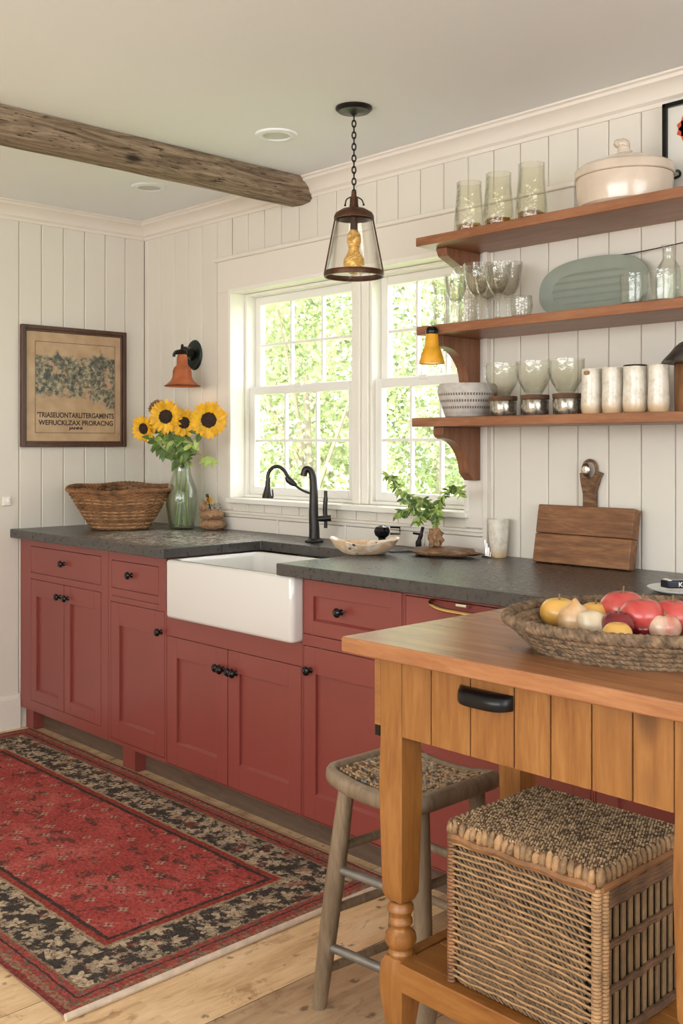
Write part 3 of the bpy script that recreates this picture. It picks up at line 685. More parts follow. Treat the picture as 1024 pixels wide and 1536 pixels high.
w.tube(spline([(hx - .012, hy - .012, Z1 + .105), (hx + .012, hy + .010, Z1 + .110), (hx + .016, hy + .013, Z1 + .095), (hx - .004, hy - .004, Z1 + .08), (hx - .006, hy - .006, Z1 + .04), (hx - .008, hy - .008, Z1 + .01)], 4), .004, 8); w.build('wire_handle', M['black'], T)
# framed print leaning at far right of top shelf
T = thing('framed_print', (-1.30, 2.84, Z1), 'black framed botanical print standing at the right end of top shelf', 'picture')
fx0, fx1, fz0, fz1 = -1.592, -1.20, Z1, 2.318
w = MB()
for b in ((fx0, fx0 + .013, fz0, fz1), (fx1 - .013, fx1, fz0, fz1), (fx0, fx1, fz0, fz0 + .013), (fx0, fx1, fz1 - .013, fz1)): w.box(b[0], b[1], 2.835, 2.858, b[2], b[3])
w.build('frame', M['black'], T, bevel=.002)
MB().box(fx0 + .01, fx1 - .01, 2.848, 2.855, fz0 + .01, fz1 - .01).build('paper', M['mat_white'], T)
w = MB()
for k in range(9): a = k * 2 * PI / 9; w.leaf((-1.51, 2.8465, 2.235), (math.cos(a), 0, math.sin(a)), (0, -1, 0), .042, .017, 0, 0)
w.build('printed_poppy', M['poppy'], T)
w = MB(); w.tube([(-1.51, 2.8455, 2.235), (-1.49, 2.8465, 2.05)], .0018, 6); w.blob((-1.51, 2.8455, 2.235), (.011, .002, .011), 10, 6); w.build('printed_stem', M['ink'], T)

# middle shelf: ribbed vases, goblets
def ribbed(x, y, h, r, lab):
    w = MB(); w.lathe(cup_profile([(r * .82, 0), (r * .85, .01), (r * .80, h * .5), (r * .84, h * .85), (r * 1.15, h - .008), (r * 1.18, h)], .003, .008), (x, y, Z2), 64, wob=.03, wn=20, cap0=False, cap1=False)
    tag(w.build('ribbed_vase', M['smoke'], loc=(x, y, Z2), angle=60), lab, 'vase', 'ribbed glass vases on the middle shelf')
ribbed(-2.315, 2.665, .158, .034, 'short ribbed glass vase at the left end of middle shelf')
ribbed(-2.275, 2.755, .205, .042, 'tall ribbed glass vase behind the short one on middle shelf')
def goblet(x, y, h, r, lab, tilt=0):
    T = thing('goblet', (x, y, Z2), lab, 'glass', 'stemmed goblets on the middle shelf')
    hb = h * .44
    w = MB(); c = (x, y, Z2)
    w.lathe([(.001, .001), (.030, 0), (.032, .002), (.012, .008), (.006, .014), (.0045, h * .3), (.006, hb - .012), (.012, hb - .004), (.010, hb), (.001, hb)], c, 28, cap0=False, cap1=False); w.build('stem', M['clear'], T)
    w = MB(); o = [(.010, hb), (r * .55, hb + h * .07), (r * .85, hb + h * .2), (r * .98, hb + h * .36), (r * 1.08, h)]
    w.lathe(o + [(a - .0025, b) for a, b in reversed(o)][:-1] + [(.001, hb + .006)], c, 40, wob=.035, wn=9, cap0=False, cap1=False); w.build('bowl', M['smoke'], T, angle=50)
goblet(-2.245, 2.655, .165, .036, 'leftmost stemmed goblet, right beside the ribbed glass vases')
goblet(-2.165, 2.675, .195, .045, 'front wide stemmed goblet in the middle of the goblet cluster')
goblet(-2.120, 2.775, .205, .047, 'tall stemmed goblet at the back near the wall')
goblet(-2.075, 2.665, .185, .040, 'rightmost tall goblet, next to the low ribbed glass')
goblet(-2.205, 2.775, .195, .042, 'back stemmed goblet beside the tall ribbed glass vase')
tumbler('ribbed_glass', -2.035, 2.735, Z2, [(.026, 0), (.030, .01), (.036, .05), (.033, .082)], M['smoke'], 'low ribbed glass between the goblets and the green platter', 'glass', wob=.04, wn=16, n=64)
# platter
T = thing('oval_platter', (-1.828, 2.84, Z2), 'sage green oval platter leaning on the wall, middle shelf', 'platter')
def sup(a, b, ex, n=72):
    out = []
    for i in range(n):
        th = 2 * PI * i / n; ct, st = math.cos(th), math.sin(th)
        out.append((a * math.copysign(abs(ct) ** ex, ct), b * math.copysign(abs(st) ** ex, st)))
    return out
tilt = Matrix.Translation((-1.828, 2.822, Z2 + .0995)) @ Matrix.Rotation(math.radians(-8), 4, 'X')
w = MB(); w.M = tilt
w.loft([[(a, yy, b) for a, b in sup(A_, B_, .8)] for A_, B_, yy in ((.19, .092, .012), (.20, .0985, .004), (.198, .097, -.002), (.188, .088, -.002), (.158, .064, .004), (.150, .058, .006))], cap1=False); w.build('rim', M['sage'], T, angle=50)
w = MB(); w.M = tilt; n = 40
vs = []; fs = []
for i in range(n + 1):
    zz = -.060 + .120 * i / n; hw = .152 * (1 - min(1, abs(zz) / .0605) ** 2.5) ** .4 + .001
    yy = .006 + .0022 * math.sin(zz * 2 * PI / .024)
    for j in range(13): vs.append((-hw + 2 * hw * j / 12, yy, zz))
for i in range(n):
    for j in range(12): a = i * 13 + j; fs.append((a, a + 1, a + 14, a + 13))
w.add(vs, fs); w.build('ridged_centre', M['sage'], T, angle=80)
# clear tumblers + bottle at right
for x, y, lab in ((-1.575, 2.652, 'leftmost clear straight tumbler in front of the green platter'), (-1.487, 2.652, 'clear straight tumbler in front of the clear bottle'), (-1.400, 2.652, 'clear straight tumbler cut by the right edge of the photo')):
    tumbler('tumbler', x, y, Z2, [(.038, 0), (.0405, .006), (.041, .04), (.042, .088)], M['clear'], lab, 'glass', 'clear tumblers on the middle shelf', th=.0025)
tumbler('glass_bottle', -1.545, 2.79, Z2, [(.034, 0), (.036, .008), (.036, .10), (.030, .125), (.018, .145), (.018, .180), (.021, .185)], M['clear'], 'clear glass bottle behind the straight tumblers, middle shelf', 'bottle', th=.0025)
tumbler('glass_pitcher', -1.445, 2.79, Z2, [(.038, 0), (.040, .01), (.042, .10), (.036, .150), (.040, .182)], M['clear'], 'clear glass pitcher behind the straight tumblers at the right edge', 'pitcher', th=.0025)
w = MB(); w.tube(spline([(-1.79, YB - .008, 1.893), (-1.70, YB - .02, 1.888), (-1.55, YB - .03, 1.893), (-1.40, YB - .03, 1.905), (-1.2, YB - .008, 1.93)], 6), .0018, 6); 
tag(w.build('plate_wire', M['bronze'], loc=(-1.5, YB - .02, 1.89)), 'thin dark wire strung along the wall above the platter', 'wire')

# lowest shelf
T = tag(MB().lathe([(.001, 0), (.070, 0), (.076, .006), (.096, .066), (.101, .088), (.099, .104), (.093, .113), (.088, .113), (.093, .09), (.068, .012), (.001, .010)], (-2.236, 2.706, Z3), 60).build('grey_bowl', M['banded'], loc=(-2.236, 2.706, Z3), angle=50), 'grey stoneware bowl with dotted bands on the lowest shelf', 'bowl')
js = [(-2.062, 'leftmost silvery jar, next to the grey banded bowl'), (-1.938, 'middle one of the three silvery jars on the lowest shelf'), (-1.818, 'silvery jar nearest the white glazed pots')]
for x, lab in js:
    T = thing('mercury_jar', (x, 2.675, Z3), lab, 'jar', 'silvery jars on the lowest shelf')
    c = (x, 2.675, Z3)
    MB().lathe([(.001, 0), (.040, 0), (.043, .005), (.044, .045), (.042, .050), (.001, .05)], c, 36, wob=.008, wn=9).build('jar', M['mercury'], T)
    w = MB()
    for q in range(3): w.torus((x, 2.675, Z3 + .053 + .0045 * q), .0425, .0032, 36, 6)
    w.build('rope_band', M['wickd'], T)
    MB().lathe([(.001, .046), (.041, .046), (.041, .064), (.001, .066)], c, 30).build('lid', M['wickd'], T)
for i, (x, _) in enumerate(js):
    c = (x - .004, 2.675, Z3 + .067)
    lab = ['glass bowl on top of the leftmost silvery jar', 'glass bowl on top of the middle silvery jar', 'glass bowl on the silvery jar beside the white pots'][i]
    tumbler('glass_bowl', c[0], c[1], c[2], [(.024, 0), (.032, .010), (.046, .034), (.056, .060), (.057, .103)], M['pgreen'], lab, 'bowl', 'glass bowls stacked on the silvery jars', wob=.012, wn=8)
cyl = [(-1.728, .0305, 'leftmost white glazed pot with a brown chip at its rim'), (-1.656, .0300, 'second white glazed pot from the left on the lowest shelf'), (-1.582, .0345, 'widest, peach-tinted glazed pot with a dark rim on lowest shelf'), (-1.508, .0295, 'white glazed pot standing in front of the brown canister')]
for i, (x, r, lab) in enumerate(cyl):
    T = thing('glazed_pot', (x, 2.668, Z3), lab, 'pot', 'white glazed pots on the lowest shelf')
    c = (x, 2.668, Z3); h = .135
    w = MB(); w.lathe(cup_profile([(r * .86, 0), (r * 1.0, .008), (r * 1.04, .03), (r * 1.0, .07), (r * .96, .10), (r * .98, h - .004), (r * .94, h)], .004, .01), c, 36, wob=.012, wn=3 + i, cap0=False, cap1=False, rot=i); w.build('pot_body', M['glaze'], T, angle=60)
    if i == 0: w = MB(); w.blob((x + .002, 2.668 - r * .93, Z3 + .122), (.011, .003, .008), 12, 8, .3, 3); w.build('chip', M['cork'], T, label='brown unglazed chip')
    if i == 2:
        w = MB(); w.torus((x, 2.668, Z3 + h + .001), r * .9, .003, 30, 6); w.build('dark_rim', M['bronze'], T)
c = (-1.432, 2.735, Z3)
tag(MB().lathe([(.001, 0), (.055, 0), (.057, .005), (.057, .132), (.054, .137), (.001, .137)], c, 36).build('wooden_canister', wood('canister_wood', (.09, .035, .012), (.2, .085, .03), (.3, .14, .06), 'z', 8, 8), loc=c), 'brown wooden canister under the dark domed lid', 'canister')
c = (-1.418, 2.722, Z3 + .138); T = thing('pan_lid', c, 'dark metal domed lid with brass knob resting on the brown canister', 'lid')
MB().lathe([(.001, 0), (.095, 0), (.098, .004), (.092, .012), (.075, .030), (.062, .046), (.04, .056), (.001, .060)], c, 44).build('dome', plain('worn_pewter', (.16, .14, .12), .35, .6, var=.6, vs=22), T)
w = MB(); w.blob((c[0], c[1], c[2] + .072), (.014, .014, .013), 16, 8, .3, 4); w.blob((c[0], c[1], c[2] + .087), (.010, .010, .008), 14, 8, .3, 4, 2); w.build('knob', M['brass'], T)
w = MB(); w.tube(spline([(c[0] - .105, c[1] - .02, c[2] - .001), (c[0] - .085, c[1] - .02, c[2] + .010), (c[0] - .05, c[1] - .01, c[2] + .055), (c[0], c[1], c[2] + .066), (c[0] + .05, c[1] + .01, c[2] + .055), (c[0] + .09, c[1] + .02, c[2] + .010)], 5), .0028, 6); w.build('wire_handle', M['black'], T)

# ---------------------------------------------------------------- worktop objects
# slotted block board
xa, xb = -2.022, -1.668
T = thing('cutting_board', ((xa + xb) / 2, 2.80, CT), 'thick two-plank walnut cutting board leaning on the wall', 'cutting board')
tl = Matrix.Translation((0, 2.775, CT + .004)) @ Matrix.Rotation(math.radians(-11), 4, 'X')
for z0, z1 in ((0, .0940), (.0950, .188)):
    w = MB(); w.M = tl; w.box(xa, xb, 0, .040, z0, z1); w.build('plank', M['board'], T, bevel=.004)
w = MB(); w.M = tl; w.box(xa + .01, xb - .01, .008, .034, .09, .10); w.build('spline_joint', M['dark'], T)
T = thing('paddle_board', (-1.86, 2.862, CT), 'wooden paddle with forked handle standing behind the cutting board', 'paddle')
pr = [(-1.90, CT), (-1.83, CT), (-1.832, CT + .19), (-1.832, CT + .235), (-1.818, CT + .275), (-1.808, CT + .292), (-1.824, CT + .298), (-1.842, CT + .276), (-1.852, CT + .272), (-1.868, CT + .29), (-1.884, CT + .293), (-1.880, CT + .26), (-1.872, CT + .225), (-1.872, CT + .19)]
w = MB(); w.prism(pr, 'y', 2.838, 2.866); w.build('handle', M['drift'], T, bevel=.003)
w = MB(); w.M = Matrix.Translation((-1.862, 2.842, CT + .303)); w.blob((0, 0, 0), (.017, .010, .023), 20, 12); w.build('oval_mount', M['silver'], T, label='silver oval bead')
w = MB(); w.M = Matrix.Translation((-1.858, 2.858, CT + .303)) @ Matrix.Rotation(PI/2, 4, 'X'); w.torus((0, 0, 0), .025, .005, 30, 8, 1, 1.2); w.build('hanging_ring', M['drift'], T)
# tumbler
c = (-2.190, 2.815, CT); T = thing('stone_cup', c, 'cream veined stone cup between window casing and cutting board', 'cup')
w = MB(); w.lathe(cup_profile([(.025, 0), (.028, .004), (.031, .05), (.035, .11), (.036, .130)], .003, .006), c, 30, wob=.02, wn=5, cap0=False, cap1=False); w.build('cup', M['glaze'], T, angle=50)
w = MB()
for k in range(4): w.tube([(c[0] - .030 + .008 * k, c[1] - .030 - .003 * k, CT + .004), (c[0] - .038 + .011 * k, c[1] - .026 - .004 * k, CT + .058 - .012 * k)], .0028, 6)
w.box(c[0] - .036, c[0] + .004, c[1] - .044, c[1] - .030, CT, CT + .006); w.build('silver_inlay', M['silver'], T)
# driftwood slab and stone
c = (-2.335, 2.700, CT); w = MB(); w.M = Matrix.Translation((c[0], c[1], CT + .0165)) @ Matrix.Rotation(math.radians(20), 4, 'Z'); w.blob((0, 0, 0), (.128, .060, .017), 40, 14, .22, 2.2, 3)
tag(w.build('wood_slab', M['drift'], loc=c, angle=60), 'brown driftwood slab lying on the worktop under the rough stone', 'board')
c = (-2.365, 2.690, CT + .0325); w = MB(); w.M = Matrix.Translation((c[0], c[1], c[2] + .030)); w.blob((0, 0, 0), (.027, .024, .034), 30, 20, .45, 3.6, 6)
tag(w.build('rough_stone', M['cork'], loc=c, angle=60), 'orange-brown porous rough stone standing on the driftwood slab', 'stone')
# leafy sprig
c = (-2.395, 2.752, CT); T = thing('leafy_plant', c, 'green leafy plant sprig arching before the window above the stone', 'plant')
def sp(px, py, Y=2.76):
    u = (px - 512) / F; d = DV + RV * u; t = Y / d.y; return V((d.x * t, Y, CAMH + (668 - py) / F * t))
st = [[sp(655, 822), sp(655, 795, 2.755), sp(648, 770, 2.74), sp(640, 752), sp(620, 745), sp(600, 735), sp(588, 718), sp(580, 712)],
      [sp(648, 775, 2.745), sp(632, 768, 2.72), sp(610, 765, 2.70), sp(595, 770, 2.70)],
      [sp(648, 770, 2.74), sp(660, 750, 2.72), sp(672, 735, 2.70), sp(684, 730, 2.69), sp(692, 740, 2.69)],
      [sp(650, 765, 2.74), sp(636, 750, 2.70), sp(622, 757, 2.69), sp(605, 748, 2.70)],
      [sp(650, 772, 2.74), sp(655, 765, 2.70), sp(652, 780, 2.69)], [sp(640, 760, 2.74), sp(630, 775, 2.69), sp(622, 780, 2.68)]]
w = MB()
for s_ in st: w.tube(spline(s_, 4), .0017, 6)
w.build('stem', M['stem'], T)
random.seed(3); la, lb = MB(), MB()
for s_ in st:
    pts = spline(s_, 9)[(12 if s_ is st[0] else 2):]
    for i, p in enumerate(pts):
        for k in range(3):
            d = RV * random.uniform(-1, 1) + V((0, 0, random.uniform(-1.3, .25))) - DV * random.uniform(-.5, .8)
            if random.random() < .8: (la if random.random() < .5 else lb).leaf(p, d, (-DV * .8 + V((0, 0, .5))), random.uniform(.017, .034), random.uniform(.0035, .0065), random.uniform(0, .4), .2)
la.build('leaves', M['leaf'], T, angle=80); lb.build('leaves', M['leafl'], T, angle=80)
# mottled bowl: boat-shaped
c = (-2.565, 2.545, CT); T = None; w = MB(); loops = []
def bl(s, z, ins=0):
    out = []
    for j in range(48):
        a = 2 * PI * j / 48; ra = (.122 - ins) * s; rb = (.075 - ins) * s
        e = .010 * math.cos(2 * a) * (z / .055) + .003 * math.sin(5 * a) * (z / .055)
        x, y = ra * math.cos(a), rb * math.sin(a); out.append((c[0] + x * RV.x - y * DV.x * -1, c[1] + x * RV.y + y * DV.y, CT + z + e * (1 if z > .03 else 0)))
    return out
for s, z in ((.05, .001), (.42, .0), (.62, .008), (.85, .028), (1.0, .05)): loops.append(bl(s, z))
for s, z in ((1.0, .052), (.84, .032), (.6, .014), (.05, .010)): loops.append(bl(s, z, .005))
w.loft(loops); tag(w.build('mottled_bowl', M['fossil'], loc=c, angle=60), 'cream and brown mottled boat-shaped bowl on the worktop beside the faucet', 'bowl')
w = MB(); w.tube(spline([(-2.56, 2.66, CT + .003), (-2.51, 2.72, CT + .003), (-2.46, 2.755, CT + .003), (-2.40, 2.775, CT + .003)], 5), .003, 6)
tag(w.build('black_cord', M['black'], loc=(-2.5, 2.7, CT)), 'thin black cord lying on the worktop behind the mottled bowl', 'cord')
# glass plate with dark box
c = (-1.318, 2.475, CT); tag(MB().lathe([(.001, 0), (.060, 0), (.085, .006), (.098, .012), (.100, .016), (.094, .015), (.06, .007), (.001, .006)], c, 44).build('plate', plain('pale_glass_plate', (.62, .64, .60), .15, Coat_Weight=.5), loc=c), 'pale glass plate on the worktop at the right edge', 'plate')
T = thing('snack_tin', (c[0] + .01, c[1] + .005, CT + .008), 'flat dark tin with white lettering lying on the pale plate', 'tin')
rot = Matrix.Translation((c[0] + .012, c[1] + .006, CT + .0165)) @ Matrix.Rotation(math.radians(46), 4, 'Z')
w = MB(); w.M = rot; w.prism([(-.082, .006), (-.070, -.022), (.08, -.022), (.08, .026), (-.06, .026)], 'z', 0, .020); w.build('tin_body', plain('dark_blue_tin', (.02, .024, .035), .25, .4), T, bevel=.004)
def text(s, size, mtx, name, mat, parent, off=0, sx=1, depth=.0003):
    cu = bpy.data.curves.new(name, 'FONT'); cu.body = s; cu.size = size; cu.offset = off; cu.extrude = depth; cu.align_x = 'CENTER'
    o = bpy.data.objects.new(name, cu); COL.objects.link(o); me = bpy.data.meshes.new_from_object(o)
    bpy.data.objects.remove(o); me.transform(Matrix.Translation(-ROOT[parent.name]) @ mtx @ Matrix.Diagonal((sx, 1, 1, 1))); me.materials.clear(); me.materials.append(mat)
    n = bpy.data.objects.new(name, me); COL.objects.link(n); n.parent = parent; return n
ROOT_tin = T
text('KOZDINTA', .017, rot @ Matrix.Translation((0, -.0225, .0045)) @ Matrix.Rotation(PI/2, 4, 'X'), 'lettering', M['silver'], T, .0003)
w = MB(); w.M = rot; w.prism([(-.079, .004), (-.069, -.020), (-.060, -.020), (-.060, .024)], 'z', .0195, .0208); w.build('foil_end', M['silver'], T)
# sunflower vase
vx, vy = -3.915, 2.715
T = thing('glass_vase', (vx, vy, CT), 'tall clear glass vase holding the sunflowers', 'vase')
op = [(.050, 0), (.056, .004), (.058, .02), (.064, .06), (.072, .11), (.072, .15), (.064, .19), (.050, .225), (.041, .255), (.039, .285), (.043, .300), (.045, .308)]
w = MB(); w.lathe(cup_profile(op, .0035, .012), (vx, vy, CT), 48, wob=.012, wn=8, cap0=False, cap1=False); w.build('glass_wall', glass('vase_glass', (.93, .96, .92), ior=1.5, ripple=.2), T, angle=50)
w = MB(); w.torus((vx, vy, CT + .300), .043, .004, 36, 8); w.build('rim', M['clear'], T)
w = MB(); w.lathe([(.001, .013)] + [(r - .006, z) for r, z in op[1:8] if z > .012] + [(.001, .225)], (vx, vy, CT), 36, cap0=False, cap1=False); w.build('water', M['water'], T)
def sfp(px, py, Y): u = (px - 512) / F; d = DV + RV * u; t = Y / d.y; return V((d.x * t, Y, CAMH + (668 - py) / F * t))
heads = [(216, 643, 2.60, .064, (-.5, -.15), 'lowest sunflower on the left of the vase bouquet', 0), (249, 625, 2.62, .078, (-.1, .0), 'large sunflower left of centre in the glass vase', 0),
         (276, 634, 2.68, .066, (.1, -.1), 'smaller sunflower in the middle, partly behind its neighbours', 0), (313, 630, 2.64, .082, (.12, -.05), 'largest, rightmost sunflower in the glass vase', 0),
         (236, 612, 2.71, .045, (-.3, .6), 'dried brown sunflower head behind the left sunflowers', 1)]
random.seed(11)
for i, (px_, py_, Y_, R_, (tx, tz), lab, dry) in enumerate(heads):
    c = sfp(px_, py_, Y_); nrm = (-DV + RV * tx + V((0, 0, tz))).normalized()
    ang = 2 * PI * i / 5; base = V((vx + .028 * math.cos(ang), vy + .028 * math.sin(ang), CT + .016))
    T = thing('sunflower', base[:], lab, 'flower', None if dry else 'sunflowers in the glass vase')
    a = nrm.orthogonal().normalized(); b = nrm.cross(a)
    w = MB()
    for layer in range(3):
        n = 19
        for k in range(n):
            th = 2 * PI * (k + .35 * layer) / n + random.uniform(-.08, .08); dr = a * math.cos(th) + b * math.sin(th)
            L = R_ * random.uniform(.58, .70) * (.9 if layer == 2 else 1)
            dd = dr + nrm * (.02 + .17 * layer + random.uniform(-.12, .12))
            w.leaf(c + dr * R_ * .36 + nrm * .002 * layer, dd, nrm, L, R_ * random.uniform(.115, .15), random.uniform(-.15, .3), .3)
    w.build('petals', M['drift'] if dry else M['petal'], T, angle=80)
    w = MB(); w.M = Matrix.Translation(c) @ nrm.to_track_quat('Z', 'Y').to_matrix().to_4x4()
    w.blob((0, 0, 0), (R_ * .44, R_ * .44, R_ * .17), 28, 12, .06, 9)
    for k in range(60):
        rr = R_ * .42 * math.sqrt(k / 60); th = k * 2.39996; w.blob((rr * math.cos(th), rr * math.sin(th), R_ * .16 * math.sqrt(max(0, 1 - (rr / (R_ * .46)) ** 2))), R_ * .035, 6, 4)
    w.build('disk', M['disk'] if not dry else M['drift'], T)
    neck = V((vx + .022 * math.cos(ang), vy + .022 * math.sin(ang), CT + .295))
    P = spline([base, V((vx + .02 * math.cos(ang + .5), vy + .02 * math.sin(ang + .5), CT + .15)), neck, neck.lerp(c, .5) + V((0, 0, -.01)), c - nrm * .012], 6)
    w = MB(); w.tube(P, .0042, 8); w.build('stem', M['stem'], T)
    for mk in ('leaf', 'leafl'):
        w = MB()
        for k in range(13 if mk == 'leaf' else 5):
            p = P[random.randint(13, len(P) - 4)]; d = RV * random.uniform(-1, 1) - DV * random.uniform(-.2, .9) + V((0, 0, random.uniform(-1.1, .2)))
            w.leaf(p, d, -DV + V((0, 0, .4)), random.uniform(.040, .070), random.uniform(.008, .0145), random.uniform(.1, .5), .25, 5)
        if mk == 'leafl' and i == 3:
            q = sfp(312, 685, 2.66); w.tube([P[15], (P[15] + q) / 2 + V((0, 0, .01)), q], .002, 5)
            for k in range(4): w.leaf(q, RV * (-.9 + .6 * k) + V((0, 0, -.7)), -DV, .055, .010, .15, .2)
        w.build('leaves', M[mk], T, angle=80)
# stacked stones with a small yellow flower
c = (-3.775, 2.785, CT)
T = thing('stone_ornament', c, 'stack of tan pebbles with yellow flower sprig beside the vase', 'ornament')
for (dx, dz, r, s_) in ((0, .026, (.062, .048, .027), 1), (-.004, .068, (.058, .045, .024), 2), (-.042, .104, (.020, .02, .022), 4)):
    w = MB(); w.M = Matrix.Translation((c[0] + RV.x * dx, c[1] + RV.y * dx, CT + dz)) @ Matrix.Rotation(math.radians(46.5), 4, 'Z'); w.blob((0, 0, 0), r, 26, 14, .10, 1.8, s_); w.build('pebble', M['cork'], T, angle=60)
w = MB(); random.seed(5)
for k in range(60): w.blob((c[0] + random.gauss(.0, .016), c[1] + random.gauss(0, .014), CT + .094 + random.uniform(0, .028)), random.uniform(.0018, .0042), 6, 4)
w.build('silver_beads', M['silver'], T)
w = MB(); w2 = MB()
for k in range(26):
    a = random.uniform(0, 2 * PI); p = V((c[0] - .012 + random.gauss(0, .009), c[1] - .012 + random.gauss(0, .009), CT + .118 + random.uniform(0, .025)))
    w.leaf(p, (math.cos(a), math.sin(a), random.uniform(-.3, .9)), (0, 0, 1), .022, .006, .1, .2)
w.build('petals', M['petal'], T)
w2.tube(spline([(c[0] - .008, c[1] - .008, CT + .09), (c[0] - .014, c[1] - .012, CT + .13), (c[0] - .02, c[1] - .018, CT + .162)], 4), [.004] * 5 + [.0065] * 4, 8); w2.build('stem', M['bronze'], T)
# big wicker basket
c = V((-4.115, 2.515, CT)); T = thing('wicker_basket', c[:], 'wide-mouthed brown wicker basket beside the sunflower vase', 'basket')
CR, SR = RV.x, RV.y
def bring(h, n=96, extra=0, ph=0, amp=0):
    k = h / .185; a = .118 + (.222 - .118) * k ** .85 + extra; b = .085 + (.165 - .085) * k ** .85 + extra; out = []
    for j in range(n):
        th = 2 * PI * j / n; o = amp * math.cos(th * 24 + ph); ex = .9
        ct, s2 = math.cos(th), math.sin(th); tip = 1 + .06 * k * max(0, -ct) ** 6 + .05 * k * max(0, ct) ** 6
        x = (a + o) * ct * tip; y = (b + o) * s2
        z = h + k * k * (.012 * s2 + .004 * math.sin(5 * th))
        out.append((c.x + x * CR + y * DV.x * 1, c.y + x * SR + y * DV.y, CT + z))
    return out
w = MB(); rows = 23
for i in range(rows): w.mi = random.choice((0, 0, 1)); w.tube(bring(.006 + .176 * i / (rows - 1), 144, 0, PI * i, .0042), .0040 + .0012 * random.random(), 6, True)
w.build('woven_side', [M['wickb'], M['wickt']], T, angle=60)
w = MB()
for j in range(48):
    P = [bring(h, 48, -.003)[j] for h in (.002, .06, .12, .18)]; w.tube(P, .0035, 5)
w.build('ribs', M['wickd'], T)
w = MB(); w.rope(bring(.186, 64), .0055, .0058, 3, .05, 6); w.build('rim', M['wickb'], T)
w = MB(); w.loft([bring(.004, 48), bring(.008, 48, -.004)]); w.build('base', M['wickd'], T)
# socket
T = thing('wall_socket', (XL, 2.135, 1.04), 'small cream socket on the left wall near the worktop', 'socket')
MB().box(XL, XL + .010, 2.115, 2.155, 1.020, 1.062).build('plate', M['wtrim'], T, bevel=.004)
MB().blob((XL + .014, 2.14, 1.043), (.008, .008, .010), 14, 8).build('switch', M['sash'], T)

# ---------------------------------------------------------------- framed print on left wall
y0, y1, z0, z1 = 2.200, 2.752, 1.287, 1.852
T = thing('framed_print', (XL, 2.467, 1.287), 'brown framed vintage garden print with lettering on the left wall', 'picture')
w = MB(); fw = .026
def fr(w, y0, y1, z0, z1, fw, x0, x1):
    w.box(x0, x1, y0, y0 + fw, z0, z1); w.box(x0, x1, y1 - fw, y1, z0, z1); w.box(x0, x1, y0 + fw, y1 - fw, z0, z0 + fw); w.box(x0, x1, y0 + fw, y1 - fw, z1 - fw, z1)
fr(w, y0, y1, z0, z1, .018, XL, XL + .026); fr(w, y0 + .016, y1 - .016, z0 + .016, z1 - .016, .012, XL, XL + .017); w.build('frame', M['frame'], T, bevel=.003)
MB().box(XL, XL + .010, y0 + .02, y1 - .02, z0 + .02, z1 - .02).build('print', M['print'], T)
w = MB(); fr(w, y0 + .072, y1 - .058, z0 + .066, z1 - .072, .0022, XL + .009, XL + .0105); w.build('printed_border', M['ink'], T)
TM = Matrix(((0, 0, 1, XL + .0102), (1, 0, 0, 0), (0, 1, 0, 0), (0, 0, 0, 1)))
for s, sz, yy, zz, sx in (("\u2019TRIASEUONTARLITERGAMINTS", .034, 2.485, 1.426, .84), ("WEFIUCKLZAX PRORACNG", .032, 2.487, 1.391, .98), ("JANNI", .016, 2.482, 1.371, 1.6)):
    m = Matrix(((0, 0, 1, XL + .0102), (1, 0, 0, yy), (0, 1, 0, zz), (0, 0, 0, 1)))
    text(s, sz, m, 'lettering', M['ink'], T, .0009, sx)

# ---------------------------------------------------------------- sconce
bx, bz = -4.03, 1.722
T = thing('wall_sconce', (bx, YB, bz), 'terracotta bell-shaded wall lamp with dark round backplate above the sunflowers', 'lamp')
w = MB(); w.M = Matrix.Translation((bx, YB, bz)) @ Matrix.Rotation(PI/2, 4, 'X'); w.lathe([(.001, 0), (.070, 0), (.072, .004), (.066, .012), (.04, .017), (.001, .019)], (0, 0, 0), 40, sx=.82, sy=1.0); w.build('backplate', M['greenblk'], T)
lx, ly = -3.945, 2.738
w = MB(); w.tube(spline([(bx, YB - .015, bz - .005), (-3.99, 2.80, bz + .012), (-3.965, 2.76, bz + .012), (lx, ly, 1.70)], 5), [.024] * 5 + [.016] * 6 + [.012] * 5, 14); w.build('arm', M['black'], T)
w = MB(); zb = 1.566; op = [(.081, 0), (.070, .010), (.052, .026), (.044, .045), (.043, .070), (.037, .086), (.026, .096), (.024, .130), (.020, .148)]
w.lathe(op + [(.001, .150)] + [(r - .003, z) for r, z in reversed(op)][1:], (lx, ly, zb), 44, cap0=False, cap1=False)
sc = w.build('lamp_shade', M['terra'], T, angle=50)
w = MB(); w.torus((lx, ly, zb + .001), .080, .0025, 44, 8); w.build('rim', M['rust'], sc)
w = MB(); w.lathe([(.022, .145), (.025, .150), (.020, .165), (.008, .172), (.006, .190), (.001, .194)], (lx, ly, zb), 24); w.tube(spline([(lx - .01, ly - .01, zb + .16), (lx - .024, ly - .026, zb + .15), (lx - .026, ly - .028, zb + .135)], 4), [.010] * 4 + [.007] * 5, 8); w.build('cap', M['black'], T)
MB().blob((lx, ly, zb + .045), (.020, .020, .026), 16, 10).build('bulb', emit('sconce_bulb', (1, .75, .45), 5), T)

